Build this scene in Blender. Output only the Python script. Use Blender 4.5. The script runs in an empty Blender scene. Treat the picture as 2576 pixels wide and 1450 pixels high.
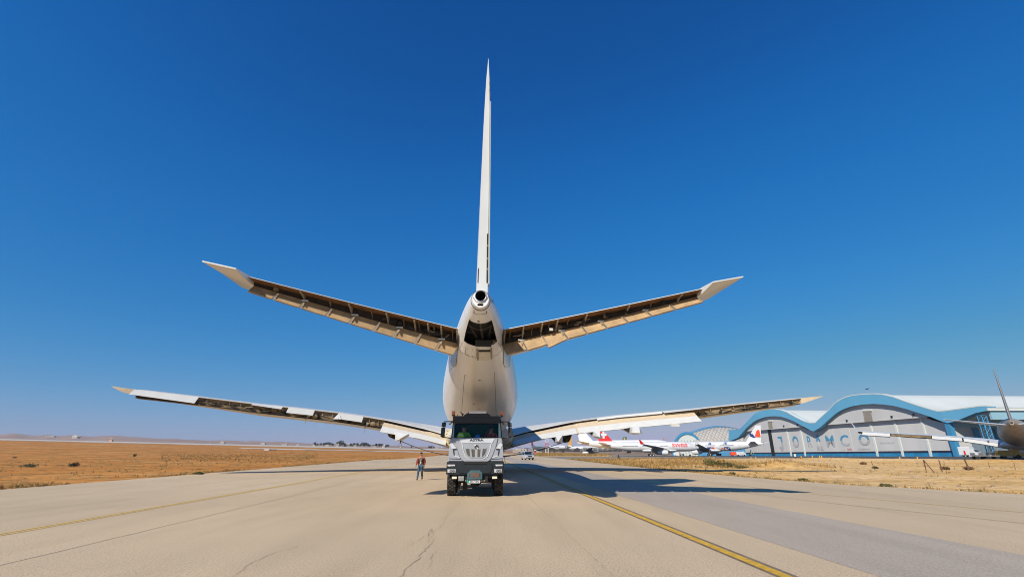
import bpy, bmesh, math, random
from mathutils import Vector, Matrix, noise
from mathutils.bvhtree import BVHTree
random.seed(7)
R = math.radians
SC = bpy.context.scene
COL = SC.collection

# ------------------------------------------------------------------ camera, sky, sun, exposure
PITCH = R(19.04); CAMH = 1.9; FPX = 1185.0
cam_d = bpy.data.cameras.new('camera'); cam = bpy.data.objects.new('camera', cam_d); COL.objects.link(cam)
cam.location = (0, 0, CAMH); cam.rotation_euler = (math.pi/2 + PITCH, 0, 0)
cam_d.sensor_width = 36; cam_d.lens = FPX/2576*36
cam_d.clip_start = 0.1; cam_d.clip_end = 12000
SC.camera = cam

SHX, SHY = 0.80, 1.14                      # where the shadow of a point one metre up falls
SUN_EL = math.atan(1/math.hypot(SHX, SHY))
world = bpy.data.worlds.new('World'); SC.world = world; world.use_nodes = True
wn, wl = world.node_tree.nodes, world.node_tree.links
sky = wn.new('ShaderNodeTexSky'); sky.sky_type = 'NISHITA'; sky.sun_disc = False
sky.sun_elevation = SUN_EL; sky.sun_rotation = math.atan2(-SHX, -SHY)
sky.altitude = 700; sky.air_density = 1.15; sky.dust_density = 0.35; sky.ozone_density = 3.2
hs = wn.new('ShaderNodeHueSaturation'); hs.inputs['Saturation'].default_value = 1.25; hs.inputs['Value'].default_value = 1.0
hs.inputs['Hue'].default_value = 0.497
wl.new(sky.outputs[0], hs.inputs['Color'])
sc1 = wn.new('ShaderNodeVectorMath'); sc1.operation = 'SCALE'; sc1.inputs['Scale'].default_value = .101; wl.new(hs.outputs[0], sc1.inputs[0])
cv_ = wn.new('ShaderNodeRGBCurve'); wl.new(sc1.outputs[0], cv_.inputs['Color'])        # a dry, deep blue air: response of each channel
for c_, pts in zip(cv_.mapping.curves[:3], (((.025, .003), (.044, .008), (.18, .062), (.54, .255), (.79, .41), (1, .50)),
                                            ((.093, .074), (.144, .132), (.26, .21), (.41, .285), (.75, .405), (1, .46)),
                                            ((.10, .13), (.227, .30), (.328, .44), (.50, .545), (.66, .59), (.80, .57), (1, .62)))):
    c_.points[0].location = (0, 0); c_.points[1].location = pts[-1]
    for p_ in pts[:-1]: c_.points.new(*p_)
cv_.mapping.update()
sc2 = wn.new('ShaderNodeVectorMath'); sc2.operation = 'SCALE'; sc2.inputs['Scale'].default_value = 1/.101; wl.new(cv_.outputs[0], sc2.inputs[0])
wl.new(sc2.outputs[0], wn['Background'].inputs[0])
wn['Background'].inputs[1].default_value = 0.085
sun_d = bpy.data.lights.new('sun', 'SUN'); sun_d.energy = 4.6; sun_d.angle = R(0.5); sun_d.color = (1, 0.94, 0.84)
sun = bpy.data.objects.new('sun', sun_d); COL.objects.link(sun)
sun.rotation_euler = Vector((SHX, SHY, -1)).to_track_quat('-Z', 'Y').to_euler()
vs = SC.view_settings
SC.display_settings.display_device = 'sRGB'
vs.view_transform = 'Standard'; vs.look = 'None'; vs.exposure = 0.25; vs.gamma = 1.0; vs.use_curve_mapping = False
SC.cycles.max_bounces = 8; SC.cycles.transparent_max_bounces = 16; SC.cycles.volume_bounces = 0
SC.cycles.sample_clamp_indirect = 6
SC.cycles.pixel_filter_type = 'BLACKMAN_HARRIS'; SC.cycles.filter_width = 1.05

# ------------------------------------------------------------------ helpers
cp, sp = math.cos(PITCH), math.sin(PITCH)
def ray(px, py):                           # sight line of a point measured on the photograph (2576 x 1450)
    u = (px-1288)/FPX; v = -(py-725)/FPX
    return Vector((u, cp-v*sp, sp+v*cp))
def at(px, py, Y):
    d = ray(px, py); t = Y/d.y
    return Vector((t*d.x, Y, CAMH+t*d.z))
def gp(px, py, z=0.0):
    d = ray(px, py); t = (z-CAMH)/d.z
    return Vector((t*d.x, t*d.y, z))
def lin(c): return c/12.92 if c <= 0.04045 else ((c+0.055)/1.055)**2.4
def rgb(r, g, b): return (lin(r/255), lin(g/255), lin(b/255))
def interp(x, tab):
    if x <= tab[0][0]: return tab[0][1]
    for (a, b), (c, d) in zip(tab, tab[1:]):
        if x <= c: return b+(d-b)*(x-a)/(c-a)
    return tab[-1][1]
def ss(x, a, b):
    t = min(1, max(0, (x-a)/(b-a))); return t*t*(3-2*t)

MATS = {}
def mat(name, col, rough=0.5, metal=0.0, var=0.0, vscale=3.0, stretch=(1, 1, 1), bump=0.0, bscale=30.0, col2=None,
        coat=0.0, emit=None, estr=0.0, spec=0.5, detail=4.0, space='Object'):
    if name in MATS: return MATS[name]
    m = bpy.data.materials.new(name); m.use_nodes = True
    n, l = m.node_tree.nodes, m.node_tree.links
    b = n['Principled BSDF']
    b.inputs['Base Color'].default_value = (*col, 1); b.inputs['Roughness'].default_value = rough
    b.inputs['Metallic'].default_value = metal; b.inputs['Specular IOR Level'].default_value = spec
    b.inputs['Coat Weight'].default_value = coat
    if emit:
        b.inputs['Emission Color'].default_value = (*emit, 1); b.inputs['Emission Strength'].default_value = estr
    if var or bump:
        tc = n.new('ShaderNodeTexCoord'); mp = n.new('ShaderNodeMapping'); mp.inputs['Scale'].default_value = stretch
        l.new(tc.outputs[space], mp.inputs[0])
    if var:
        nz = n.new('ShaderNodeTexNoise'); nz.inputs['Scale'].default_value = vscale; nz.inputs['Detail'].default_value = detail
        nz.inputs['Roughness'].default_value = 0.6
        l.new(mp.outputs[0], nz.inputs['Vector'])
        rp = n.new('ShaderNodeValToRGB'); rp.color_ramp.elements[0].position = 0.35; rp.color_ramp.elements[1].position = 0.65
        c2 = col2 or tuple(c*(1-var) for c in col)
        rp.color_ramp.elements[0].color = (*c2, 1); rp.color_ramp.elements[1].color = (*col, 1)
        l.new(nz.outputs['Fac'], rp.inputs[0]); l.new(rp.outputs[0], b.inputs['Base Color'])
    if bump:
        nb = n.new('ShaderNodeTexNoise'); nb.inputs['Scale'].default_value = bscale; nb.inputs['Detail'].default_value = 3
        l.new(mp.outputs[0], nb.inputs['Vector'])
        bp = n.new('ShaderNodeBump'); bp.inputs['Strength'].default_value = bump; bp.inputs['Distance'].default_value = 0.05
        l.new(nb.outputs['Fac'], bp.inputs['Height']); l.new(bp.outputs[0], b.inputs['Normal'])
    MATS[name] = m
    return m

class MB:
    """collects shapes that become ONE mesh object"""
    def __init__(s): s.v = []; s.f = []; s.mi = []; s.ms = []
    def _m(s, m):
        if m not in s.ms: s.ms.append(m)
        return s.ms.index(m)
    def add(s, vs_, fs, m):
        o = len(s.v); k = s._m(m)
        s.v += [tuple(v) for v in vs_]
        for f in fs: s.f.append(tuple(i+o for i in f)); s.mi.append(k)
        return s
    def box(s, c, d, m, rot=None, taper=1.0):
        x, y, z = d[0]/2, d[1]/2, d[2]/2
        p = [Vector((sx*x*(taper if sz > 0 else 1), sy*y*(taper if sz > 0 else 1), sz*z)) for sz in (-1, 1) for sx, sy in ((-1, -1), (1, -1), (1, 1), (-1, 1))]
        if rot is not None: p = [rot @ q for q in p]
        return s.add([q+Vector(c) for q in p], [(3, 2, 1, 0), (4, 5, 6, 7), (0, 1, 5, 4), (1, 2, 6, 5), (2, 3, 7, 6), (3, 0, 4, 7)], m)
    def tube(s, pts, r, m, n=8, caps=True):
        pts = [Vector(p) for p in pts]; rr = r if isinstance(r, (list, tuple)) else [r]*len(pts)
        rings = []
        for i, p in enumerate(pts):
            t = (pts[min(i+1, len(pts)-1)]-pts[max(i-1, 0)]).normalized()
            a = t.cross(Vector((0, 0, 1)))
            if a.length < 0.05: a = t.cross(Vector((1, 0, 0)))
            a.normalize(); b = t.cross(a)
            rings.append([p+rr[i]*(math.cos(k*math.tau/n)*a+math.sin(k*math.tau/n)*b) for k in range(n)])
        return s.loft(rings, m, caps)
    def loft(s, rings, m, caps=True, closed=True):
        n = len(rings[0]); vs_ = [p for r in rings for p in r]; fs = []
        for i in range(len(rings)-1):
            for k in range(n if closed else n-1):
                k2 = (k+1) % n
                fs.append((i*n+k, i*n+k2, (i+1)*n+k2, (i+1)*n+k))
        if caps and closed:
            fs.append(tuple(reversed(range(n)))); fs.append(tuple((len(rings)-1)*n+k for k in range(n)))
        return s.add(vs_, fs, m)
    def prism(s, a, b, m):                   # two matching outlines
        return s.loft([a, b], m)
    def ball(s, c, r, m, n=10, k=6):
        c = Vector(c); rr = r if isinstance(r, (tuple, list)) else (r, r, r)
        rings = []
        for i in range(k+1):
            a = -math.pi/2+math.pi*i/k; q = max(math.cos(a), 0.02)
            rings.append([c+Vector((rr[0]*q*math.cos(j*math.tau/n), rr[1]*q*math.sin(j*math.tau/n), rr[2]*math.sin(a))) for j in range(n)])
        return s.loft(rings, m)
    def build(s, name, parent=None, angle=32, fix=True):
        me = bpy.data.meshes.new(name); me.from_pydata(s.v, [], s.f)
        for m in s.ms: me.materials.append(m)
        me.polygons.foreach_set('material_index', s.mi)
        if fix:
            bm = bmesh.new(); bm.from_mesh(me); bmesh.ops.recalc_face_normals(bm, faces=bm.faces); bm.to_mesh(me); bm.free()
        shade(me, angle)
        o = bpy.data.objects.new(name, me); COL.objects.link(o)
        if parent: o.parent = parent
        return o
def absorb(o, mb):
    """surface detail becomes part of the mesh it lies on"""
    bm = bmesh.new(); bm.from_mesh(o.data); me = o.data
    for m in mb.ms:
        if m.name not in me.materials: me.materials.append(m)
    ix = [list(me.materials).index(m) for m in mb.ms]
    vs_ = [bm.verts.new(v) for v in mb.v]
    for f, k in zip(mb.f, mb.mi):
        try: q = bm.faces.new([vs_[i] for i in f])
        except ValueError: continue
        q.material_index = ix[k]; q.smooth = False
    bm.to_mesh(me); bm.free(); me.update()
def shade(me, angle=32):
    if angle:
        me.polygons.foreach_set('use_smooth', [True]*len(me.polygons)); me.set_sharp_from_angle(angle=R(angle))
    me.update()
def tag(o, label, cat, group=None):
    o['label'] = label; o['category'] = cat
    if group: o['group'] = group
    return o
def thing(name, label, cat, loc=(0, 0, 0), rz=0.0, group=None):
    o = bpy.data.objects.new(name, None); COL.objects.link(o); o.empty_display_size = 0.3
    o.location = loc; o.rotation_euler = (0, 0, rz)
    return tag(o, label, cat, group)
def struct(o, kind='structure'): o['kind'] = kind; return o
def children(o): return [c for c in bpy.data.objects if c.parent == o]
def copy_tree(o, label=None, parent=None):
    c = o.copy(); COL.objects.link(c)
    if parent: c.parent = parent
    if label: c['label'] = label
    for ch in children(o): copy_tree(ch, None, c)
    return c
def text_mesh(s, size, depth=0.01, bold=0.0, sx=1.0):
    cu = bpy.data.curves.new('lettering', 'FONT'); cu.body = s; cu.size = size; cu.extrude = depth; cu.offset = bold
    cu.align_x = 'CENTER'; cu.align_y = 'CENTER'; cu.resolution_u = 3
    o = bpy.data.objects.new('lettering', cu); COL.objects.link(o)
    dg = bpy.context.evaluated_depsgraph_get(); me = bpy.data.meshes.new_from_object(o.evaluated_get(dg))
    bpy.data.objects.remove(o); bpy.data.curves.remove(cu)
    for v in me.vertices: v.co.x *= sx
    return me
def link_mesh(name, me, m, parent=None):
    me.materials.clear(); me.materials.append(m)
    o = bpy.data.objects.new(name, me); COL.objects.link(o)
    if parent: o.parent = parent
    return o
def boolean(o, cutter, mode='DIFFERENCE'):
    md = o.modifiers.new('cut', 'BOOLEAN'); md.object = cutter; md.operation = mode; md.solver = 'EXACT'; md.material_mode = 'TRANSFER'
    dg = bpy.context.evaluated_depsgraph_get()
    me = bpy.data.meshes.new_from_object(o.evaluated_get(dg)); old = o.data
    o.modifiers.clear(); o.data = me; bpy.data.meshes.remove(old); bpy.data.objects.remove(cutter); shade(me, 30)

# ------------------------------------------------------------------ materials
M_WHITE = mat('white_paint', (0.66, 0.655, 0.63), 0.32, var=0.12, vscale=1.5, coat=0.25, stretch=(1, .25, 1))
M_FLAPW = mat('flap_paint', (0.61, 0.60, 0.555), 0.4, var=0.07, vscale=2.2, stretch=(1, .5, 1))
M_FLAPB = mat('dusty_beige_paint', (0.58, 0.46, 0.31), 0.55, var=0.15, vscale=4)
M_WING = mat('wing_skin_paint', (0.66, 0.63, 0.56), 0.42, var=0.16, vscale=.8)
M_SPAR = mat('dusty_spar', (0.27, 0.185, 0.09), 0.7, var=0.65, vscale=1.4, stretch=(1, 1, 2.5))
M_BAYD = mat('dark_brown_bay', (0.042, 0.028, 0.016), 0.75, var=0.7, vscale=3.5)  # dark brown tone for bay faces, shroud lips and pylon ends
M_PANEL = mat('dusty_panel', (0.47, 0.31, 0.155), 0.65, var=0.3, vscale=2.5)
M_RIB = mat('bare_bracket', (0.36, 0.29, 0.2), 0.5, var=0.35, vscale=9)
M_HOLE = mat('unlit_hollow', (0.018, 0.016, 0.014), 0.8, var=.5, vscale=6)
M_SILV = mat('bare_metal', (0.5, 0.5, 0.5), 0.3, 0.9, var=0.2, vscale=8)
M_BLK = mat('black_plastic', (0.018, 0.02, 0.022), 0.5, var=.3, vscale=10)
M_RUB = mat('tyre_rubber', (0.022, 0.021, 0.02), 0.85, var=.45, vscale=14, bump=.4, bscale=40)
M_LINE = mat('panel_gap', (0.10, 0.08, 0.065), 0.7)
# ------------------------------------------------------------------ terrain and pavement
def x_left(Y): return -25.3-0.056*Y
XR = [(-40, 45), (5, 33), (17, 27), (24, 24), (31, 19.8), (40, 18), (54, 16.5), (80, 15.2), (129, 13.7), (700, -22)]
def x_right(Y): return interp(Y, XR)
YE = [(13, 128), (20, 125), (31, 105), (64, 112), (93, 93), (200, 62), (600, 40)]
def y_edge(X): return interp(X, YE)
def apron_z(X, Y): return ss(X, 14, 60)*(0.3-0.0078*max(0, Y-155)) if Y < 560 else ss(X, 14, 60)*-2.86
def nz(x, y, s, k=0): return noise.noise(Vector((x*s, y*s, k)))
def T(X, Y):
    """height of the open ground"""
    e = x_left(Y)-X
    if e > -4 and X < 0:
        k = ss(e, 0, 5)
        z = -0.05+0.05*k + k*(0.10*nz(X, Y, .25)+.16*nz(X, Y, .06, 3)+0.05*max(0, nz(X, Y, .9, 5)))
        if Y > 60:
            z += 0.022*max(0, -X-40)*ss(Y, 60, 400)+0.0025*max(0, Y-100)
            z += 0.35*ss(Y, 340, 356)*ss(-X, 20, 60) + 1.5*ss(Y, 590, 628)
        return z
    if X < x_right(Y) and X > x_left(Y) and Y < 400: return -0.05
    f = X-x_right(Y)
    if f >= 0 and Y < y_edge(X)+1.5:
        k = ss(f, 0, 5)
        z = -0.05+0.05*k+k*(.1*nz(X, Y, .3, 9)+.14*nz(X, Y, .08, 2))
        d = (Y-(y_edge(X)-9))
        z += .52*math.exp(-(d/9)**2)*ss(f, 4, 18)*(1+.5*nz(X, Y, .15, 4))
        z += .8*math.exp(-((X-33.5)/3.4)**2-((Y-62)/2.6)**2)*ss(f, 0, 4)
        z += .25*math.exp(-((X-24)/2.5)**2-((Y-66)/2.5)**2)
        return z
    if f >= 0: return apron_z(X, Y)-0.12+0.0025*max(0, Y-700)
    return -0.05+0.0025*max(0, Y-400)+1.5*ss(Y, 590, 628)*ss(-X, -40, 0)

def axis_pts(lo, hi, near, step0, g):
    out = [near]; s = step0; p = near
    while p < hi: p += s; out.append(p); s *= g
    s = step0; p = near
    while p > lo: p -= s; out.insert(0, p); s *= g
    return out
xs = axis_pts(-70, 110, 0, 1.25, 1.0)
s_ = 1.5; p_ = xs[-1]
while p_ < 4300: p_ += s_; xs.append(p_); s_ *= 1.12
s_ = 1.5; p_ = xs[0]
while p_ > -4300: p_ -= s_; xs.insert(0, p_); s_ *= 1.12
ys = [-60+5*i for i in range(13)]
p_ = 0; s_ = .9
while p_ < 132: p_ += s_; ys.append(p_); s_ *= 1.004
while p_ < 3700: p_ += s_; ys.append(p_); s_ = min(s_*1.06, 250)
gv = [(x, y, T(x, y)) for y in ys for x in xs]
nx = len(xs)
gf = [(j*nx+i, j*nx+i+1, (j+1)*nx+i+1, (j+1)*nx+i) for j in range(len(ys)-1) for i in range(nx-1)]

def ground_material():
    m = bpy.data.materials.new('dry_soil'); m.use_nodes = True
    n, l = m.node_tree.nodes, m.node_tree.links; b = n['Principled BSDF']; b.inputs['Roughness'].default_value = 0.95
    b.inputs['Specular IOR Level'].default_value = 0.1
    g = n.new('ShaderNodeNewGeometry'); sx = n.new('ShaderNodeSeparateXYZ'); l.new(g.outputs['Position'], sx.inputs[0])
    def nse(scale, det, st=(1, 1, 1)):
        mp = n.new('ShaderNodeMapping'); mp.inputs['Scale'].default_value = st; l.new(g.outputs['Position'], mp.inputs[0])
        q = n.new('ShaderNodeTexNoise'); q.inputs['Scale'].default_value = scale; q.inputs['Detail'].default_value = det; q.inputs['Roughness'].default_value = .62
        l.new(mp.outputs[0], q.inputs['Vector']); return q
    def ramp(src, stops):
        r = n.new('ShaderNodeValToRGB'); e = r.color_ramp.elements
        e[0].position, e[0].color = stops[0][0], (*stops[0][1], 1); e[1].position, e[1].color = stops[-1][0], (*stops[-1][1], 1)
        for p, c in stops[1:-1]:
            q = e.new(p); q.color = (*c, 1)
        l.new(src, r.inputs[0]); return r
    def mix(fac, a, b_):
        x = n.new('ShaderNodeMix'); x.data_type = 'RGBA'
        if hasattr(fac, 'name') or not isinstance(fac, float): l.new(fac, x.inputs[0])
        else: x.inputs[0].default_value = fac
        l.new(a, x.inputs[6]); l.new(b_, x.inputs[7]); return x.outputs[2]
    def mr(src, a, b_):
        x = n.new('ShaderNodeMapRange'); x.inputs[1].default_value = a; x.inputs[2].default_value = b_; l.new(src, x.inputs[0]); return x.outputs[0]
    big = nse(.05, 5, (1, 1.6, 1)); fine = nse(1.6, 6); med = nse(.3, 5, (1, 1.2, 1))
    left = ramp(big.outputs['Fac'], [(.32, (.46, .172, .033)), (.5, (.56, .235, .052)), (.66, (.62, .31, .095))])
    right = ramp(big.outputs['Fac'], [(.33, (.62, .35, .11)), (.5, (.74, .46, .18)), (.66, (.78, .53, .27))])
    c = mix(mr(sx.outputs[0], -5, 15), left.outputs[0], right.outputs[0])
    weeds = ramp(med.outputs['Fac'], [(.47, (0, 0, 0)), (.64, (.8, .8, .8))])
    wc = ramp(fine.outputs['Fac'], [(.35, (.13, .10, .03)), (.65, (.26, .17, .06))])
    wm_ = n.new('ShaderNodeMath'); wm_.operation = 'MULTIPLY'; l.new(weeds.outputs[0], wm_.inputs[0]); l.new(mr(sx.outputs[0], 60, -10), wm_.inputs[1])
    c = mix(wm_.outputs[0], c, wc.outputs[0])
    speck = ramp(fine.outputs['Fac'], [(.36, (.6, .56, .52)), (.56, (1, 1, 1))])
    mm = n.new('ShaderNodeMix'); mm.data_type = 'RGBA'; mm.blend_type = 'MULTIPLY'; mm.inputs[0].default_value = .8
    l.new(c, mm.inputs[6]); l.new(speck.outputs[0], mm.inputs[7]); c = mm.outputs[2]
    # the far plain is greyer, scrubby soil
    farc = ramp(nse(.004, 5, (1, 3, 1)).outputs['Fac'], [(.38, (.10, .10, .06)), (.47, (.28, .175, .10)), (.62, (.36, .22, .13))])
    c = mix(mr(sx.outputs[1], 600, 700), c, farc.outputs[0])
    l.new(c, b.inputs['Base Color'])
    bp = n.new('ShaderNodeBump'); bp.inputs['Strength'].default_value = .8; bp.inputs['Distance'].default_value = .12
    l.new(fine.outputs['Fac'], bp.inputs['Height']); l.new(bp.outputs[0], b.inputs['Normal'])
    return m
M_SOIL = ground_material()
gme = bpy.data.meshes.new('ground'); gme.from_pydata(gv, [], gf); gme.materials.append(M_SOIL); shade(gme, 60)
ground = struct(bpy.data.objects.new('ground', gme)); COL.objects.link(ground)

def pave_material(name, base, alt, streak=(1, .06, 1), patch=.18, grit=.25):
    m = bpy.data.materials.new(name); m.use_nodes = True
    n, l = m.node_tree.nodes, m.node_tree.links; b = n['Principled BSDF']; b.inputs['Roughness'].default_value = .82
    b.inputs['Specular IOR Level'].default_value = .25
    g = n.new('ShaderNodeNewGeometry')
    def nse(scale, det, st=(1, 1, 1), rough=.6):
        mp = n.new('ShaderNodeMapping'); mp.inputs['Scale'].default_value = st; mp.inputs['Rotation'].default_value = (0, 0, -.063)
        l.new(g.outputs['Position'], mp.inputs[0])
        q = n.new('ShaderNodeTexNoise'); q.inputs['Scale'].default_value = scale; q.inputs['Detail'].default_value = det; q.inputs['Roughness'].default_value = rough
        l.new(mp.outputs[0], q.inputs['Vector']); return q.outputs['Fac']
    def ramp(src, a, c0, b_, c1):
        r = n.new('ShaderNodeValToRGB'); e = r.color_ramp.elements
        e[0].position, e[0].color, e[1].position, e[1].color = a, (*c0, 1), b_, (*c1, 1); l.new(src, r.inputs[0]); return r.outputs[0]
    def mul(a, b_, f):
        x = n.new('ShaderNodeMix'); x.data_type = 'RGBA'; x.blend_type = 'MULTIPLY'; x.inputs[0].default_value = f
        l.new(a, x.inputs[6]); l.new(b_, x.inputs[7]); return x.outputs[2]
    c = ramp(nse(.16, 6, streak), .35, alt, .68, base)
    c = mul(c, ramp(nse(.07, 5), .35, (1-patch,)*3, .6, (1, 1, 1)), 1)
    gr = nse(26, 4, rough=.75)
    c = mul(c, ramp(gr, .34, (1-grit*2.0, 1-grit*2.05, 1-grit*2.1), .55, (1, 1, 1)), .9)
    c = mul(c, ramp(nse(110, 2), .36, (.42, .40, .38), .47, (1, 1, 1)), .8)
    c = mul(c, ramp(nse(.9, 5, (1, .12, 1)), .36, (.90, .895, .89), .55, (1, 1, 1)), .8)
    l.new(c, b.inputs['Base Color'])
    bp = n.new('ShaderNodeBump'); bp.inputs['Strength'].default_value = .35; bp.inputs['Distance'].default_value = .02
    l.new(gr, bp.inputs['Height']); l.new(bp.outputs[0], b.inputs['Normal'])
    return m
M_PAVE = pave_material('worn_taxiway_asphalt', (.72, .55, .35), (.665, .505, .322), streak=(1, .35, 1), patch=.12)
M_GREY = pave_material('newer_grey_asphalt', (.54, .45, .355), (.50, .415, .33), patch=.12, grit=.2)
M_APRON = pave_material('apron_concrete', (.40, .325, .235), (.33, .27, .20), streak=(.1, 1, 1))
M_APRD = pave_material('apron_asphalt', (.15, .135, .115), (.115, .105, .092), streak=(.1, 1, 1))
M_YEL = mat('worn_yellow_paint', (.72, .41, .025), .7, var=.35, vscale=7, detail=6, space='Object')
M_YELF = mat('faded_yellow_paint', (.66, .43, .12), .8, var=.22, vscale=5, detail=6)
M_TAR = mat('dark_line_border', (.24, .175, .11), .8, var=.4, vscale=6)
M_JOINT = mat('joint_dirt', (.53, .41, .265), .9, var=.3, vscale=4)
M_CRACK = mat('crack_dirt', (.34, .265, .175), .9, var=.3, vscale=4)

def strip(name, fa, fb, y0, y1, z, m, step=2.0, zf=None):
    vs_, fs = [], []; Y = y0; i = 0
    while True:
        for X in (fa(Y), fb(Y)): vs_.append((X, Y, z+(zf(X, Y) if zf else 0)))
        if i: fs.append((2*i-2, 2*i-1, 2*i+1, 2*i))
        if Y >= y1: break
        Y = min(y1, Y+step*max(1, Y/60)); i += 1
    me = bpy.data.meshes.new(name); me.from_pydata(vs_, [], fs); me.materials.append(m)
    o = bpy.data.objects.new(name, me); COL.objects.link(o); return struct(o)
strip('taxiway', lambda Y: x_left(Y)+.25*nz(0, Y, .35), lambda Y: x_right(Y)+.25*nz(9, Y, .35), -50, 560, 0.0, M_PAVE, .7)
strip('repaired_pavement', lambda Y: 6.5-.068*Y+.05*nz(0, Y, .9), lambda Y: 10.6-.070*Y+.09*nz(4, Y, .7), -20, 190, .004, M_GREY, .5)
def line(Y): return 4.95-.0655*Y
strip('line_border', lambda Y: line(Y)-.15, lambda Y: line(Y)+.20, -20, 130, .008, M_TAR)
strip('taxiway_line', lambda Y: line(Y)-.095, lambda Y: line(Y)+.095, -20, 130, .012, M_YEL)
def eline(Y): return -11.55-.062*Y
strip('edge_line', lambda Y: eline(Y)-.17, lambda Y: eline(Y)-.04, -10, 150, .006, M_YELF)
strip('edge_line', lambda Y: eline(Y)+.04, lambda Y: eline(Y)+.17, -10, 150, .006, M_YELF)
def rline(Y): return interp(Y, [(5, 24), (17, 16.8), (24.7, 13.97), (40, 12.2), (80, 9.2), (150, 4)])
strip('fillet_line', lambda Y: rline(Y)-.05, lambda Y: rline(Y)+.05, 5, 140, .006, M_YELF, .6)
def rline2(Y): return interp(Y, [(5, 18), (12, 15.2), (20, 12.3), (30, 10.3)])
strip('pavement_joint', lambda Y: rline2(Y)-.03, lambda Y: rline2(Y)+.03, 5, 30, .006, M_JOINT, .6)
for k, (off, w) in enumerate(((2.2, .018), (-8.4, .016), (-16.5, .014))):
    strip('pavement_joint', lambda Y: off-.0655*Y-w+.03*nz(k, Y, 1.3), lambda Y: off-.0655*Y+w+.03*nz(k, Y, 1.3), 3, 140, .005, M_JOINT, .25)
def crack(pts, w):
    b_ = MB(); prev = None; P = []
    for (ax, ay), (bx, by) in zip(pts, pts[1:]):
        n_ = max(3, int(math.hypot(bx-ax, by-ay)/.13))
        for i in range(n_): P.append((ax+(bx-ax)*i/n_+random.uniform(-.045, .045), ay+(by-ay)*i/n_+random.uniform(-.045, .045)))
    for i in range(len(P)-1):
        (ax, ay), (bx, by) = P[i], P[i+1]; d = Vector((bx-ax, by-ay)).normalized(); q = w*random.uniform(.2, .75)
        e0 = prev or (Vector((ax-d.y*q, ay+d.x*q, .005)), Vector((ax+d.y*q, ay-d.x*q, .005)))
        e1 = (Vector((bx-d.y*q, by+d.x*q, .005)), Vector((bx+d.y*q, by-d.x*q, .005)))
        b_.add([e0[0], e0[1], e1[1], e1[0]], [(0, 1, 2, 3)], M_CRACK); prev = e1
    return struct(b_.build('pavement_crack', angle=0, fix=False))
def pix(*q): return [tuple(gp(x, y)[:2]) for x, y in q]
crack(pix((1007, 1450), (1042, 1413), (1068, 1385), (1090, 1360), (1085, 1330), (1075, 1365)), .014)
crack(pix((586, 1450), (635, 1413), (662, 1400), (700, 1388), (760, 1368)), .009)
crack(pix((1030, 1370), (1060, 1352), (1100, 1330), (1112, 1318), (1120, 1300), (1140, 1280)), .007)
crack(pix((1120, 1330), (1150, 1322), (1166, 1310)), .007)
crack(pix((1078, 1430), (1090, 1400), (1098, 1380)), .007)
crack(pix((930, 1400), (975, 1380)), .006)

# apron and the link to the taxiway
def apron(name, xa, xb, m, off, y0f, y1):
    vs_, fs = [], []; X = xa; cols = []
    while True:
        y0 = y0f(X); cols.append([(X, y0+(y1-y0)*(k/40)**1.6) for k in range(41)])
        if X >= xb: break
        X = min(xb, X+max(2, abs(X)*.05))
    vs_ = [(x, y, apron_z(x, y)+off) for c in cols for x, y in c]
    fs = [(i*41+k, (i+1)*41+k, (i+1)*41+k+1, i*41+k+1) for i in range(len(cols)-1) for k in range(40)]
    me = bpy.data.meshes.new(name); me.from_pydata(vs_, [], fs); me.materials.append(m); shade(me, 60)
    o = bpy.data.objects.new(name, me); COL.objects.link(o); return struct(o)
apron('apron_link', 2, 420, M_APRON, -.006, lambda X: y_edge(X)+.6*nz(X, 0, .2), 720)
apron('apron', 52, 420, M_APRD, .006, lambda X: y_edge(X)+14+max(0, (100-X))*.55, 460)
# scrubby strip before the fence
vv, ff = [], []
for i in range(31):
    for k in range(21):
        t = i/30; Y = 196+t*176; X = (.043+.005*t)*Y+(k/20)*(30+t*27)*(1 if True else 1)
        z = apron_z(X, Y)+.03+ss(t, 0, .15)*.12+t*1.0+(.12*nz(X, Y, .2)+.1*nz(X, Y, .5))*ss(min(k, 20-k), 0, 3)*ss(t, 0, .1)
        if k in (0, 20) or i == 0: z = apron_z(X, Y)-.1
        vv.append((X, Y, z))
ff = [(i*21+k, i*21+k+1, (i+1)*21+k+1, (i+1)*21+k) for i in range(30) for k in range(20)]
me = bpy.data.meshes.new('verge'); me.from_pydata(vv, [], ff); me.materials.append(M_SOIL); shade(me, 60)
struct(bpy.data.objects.new('verge', me)); COL.objects.link(bpy.data.objects['verge'])
# runways far off on the left
M_PALE = mat('pale_runway_concrete', (.52, .47, .40), .85, var=.12, vscale=.02)
strip('distant_runway', lambda Y: -1500, lambda Y: -20, 594, 626, .25, M_PALE, .5, T).data
def rebuild_wide(o, x0, x1, y0, y1, n, m, off):
    vs_ = [(x0+(x1-x0)*i/n, y0+(y1-y0)*k/6, T(x0+(x1-x0)*i/n, y0+(y1-y0)*k/6)+off) for i in range(n+1) for k in range(7)]
    fs = [(i*7+k, (i+1)*7+k, (i+1)*7+k+1, i*7+k+1) for i in range(n) for k in range(6)]
    o.data.clear_geometry(); o.data.from_pydata(vs_, [], fs); o.data.update()
rebuild_wide(bpy.data.objects['distant_runway'], -1500, -12, 592, 627, 60, M_PALE, .3)
dt = strip('distant_taxiway', lambda Y: -170, lambda Y: -30, 341, 355, .2, M_PALE, 2, T)
rebuild_wide(dt, -190, -24, 342, 355, 30, M_PALE, .12)
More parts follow.
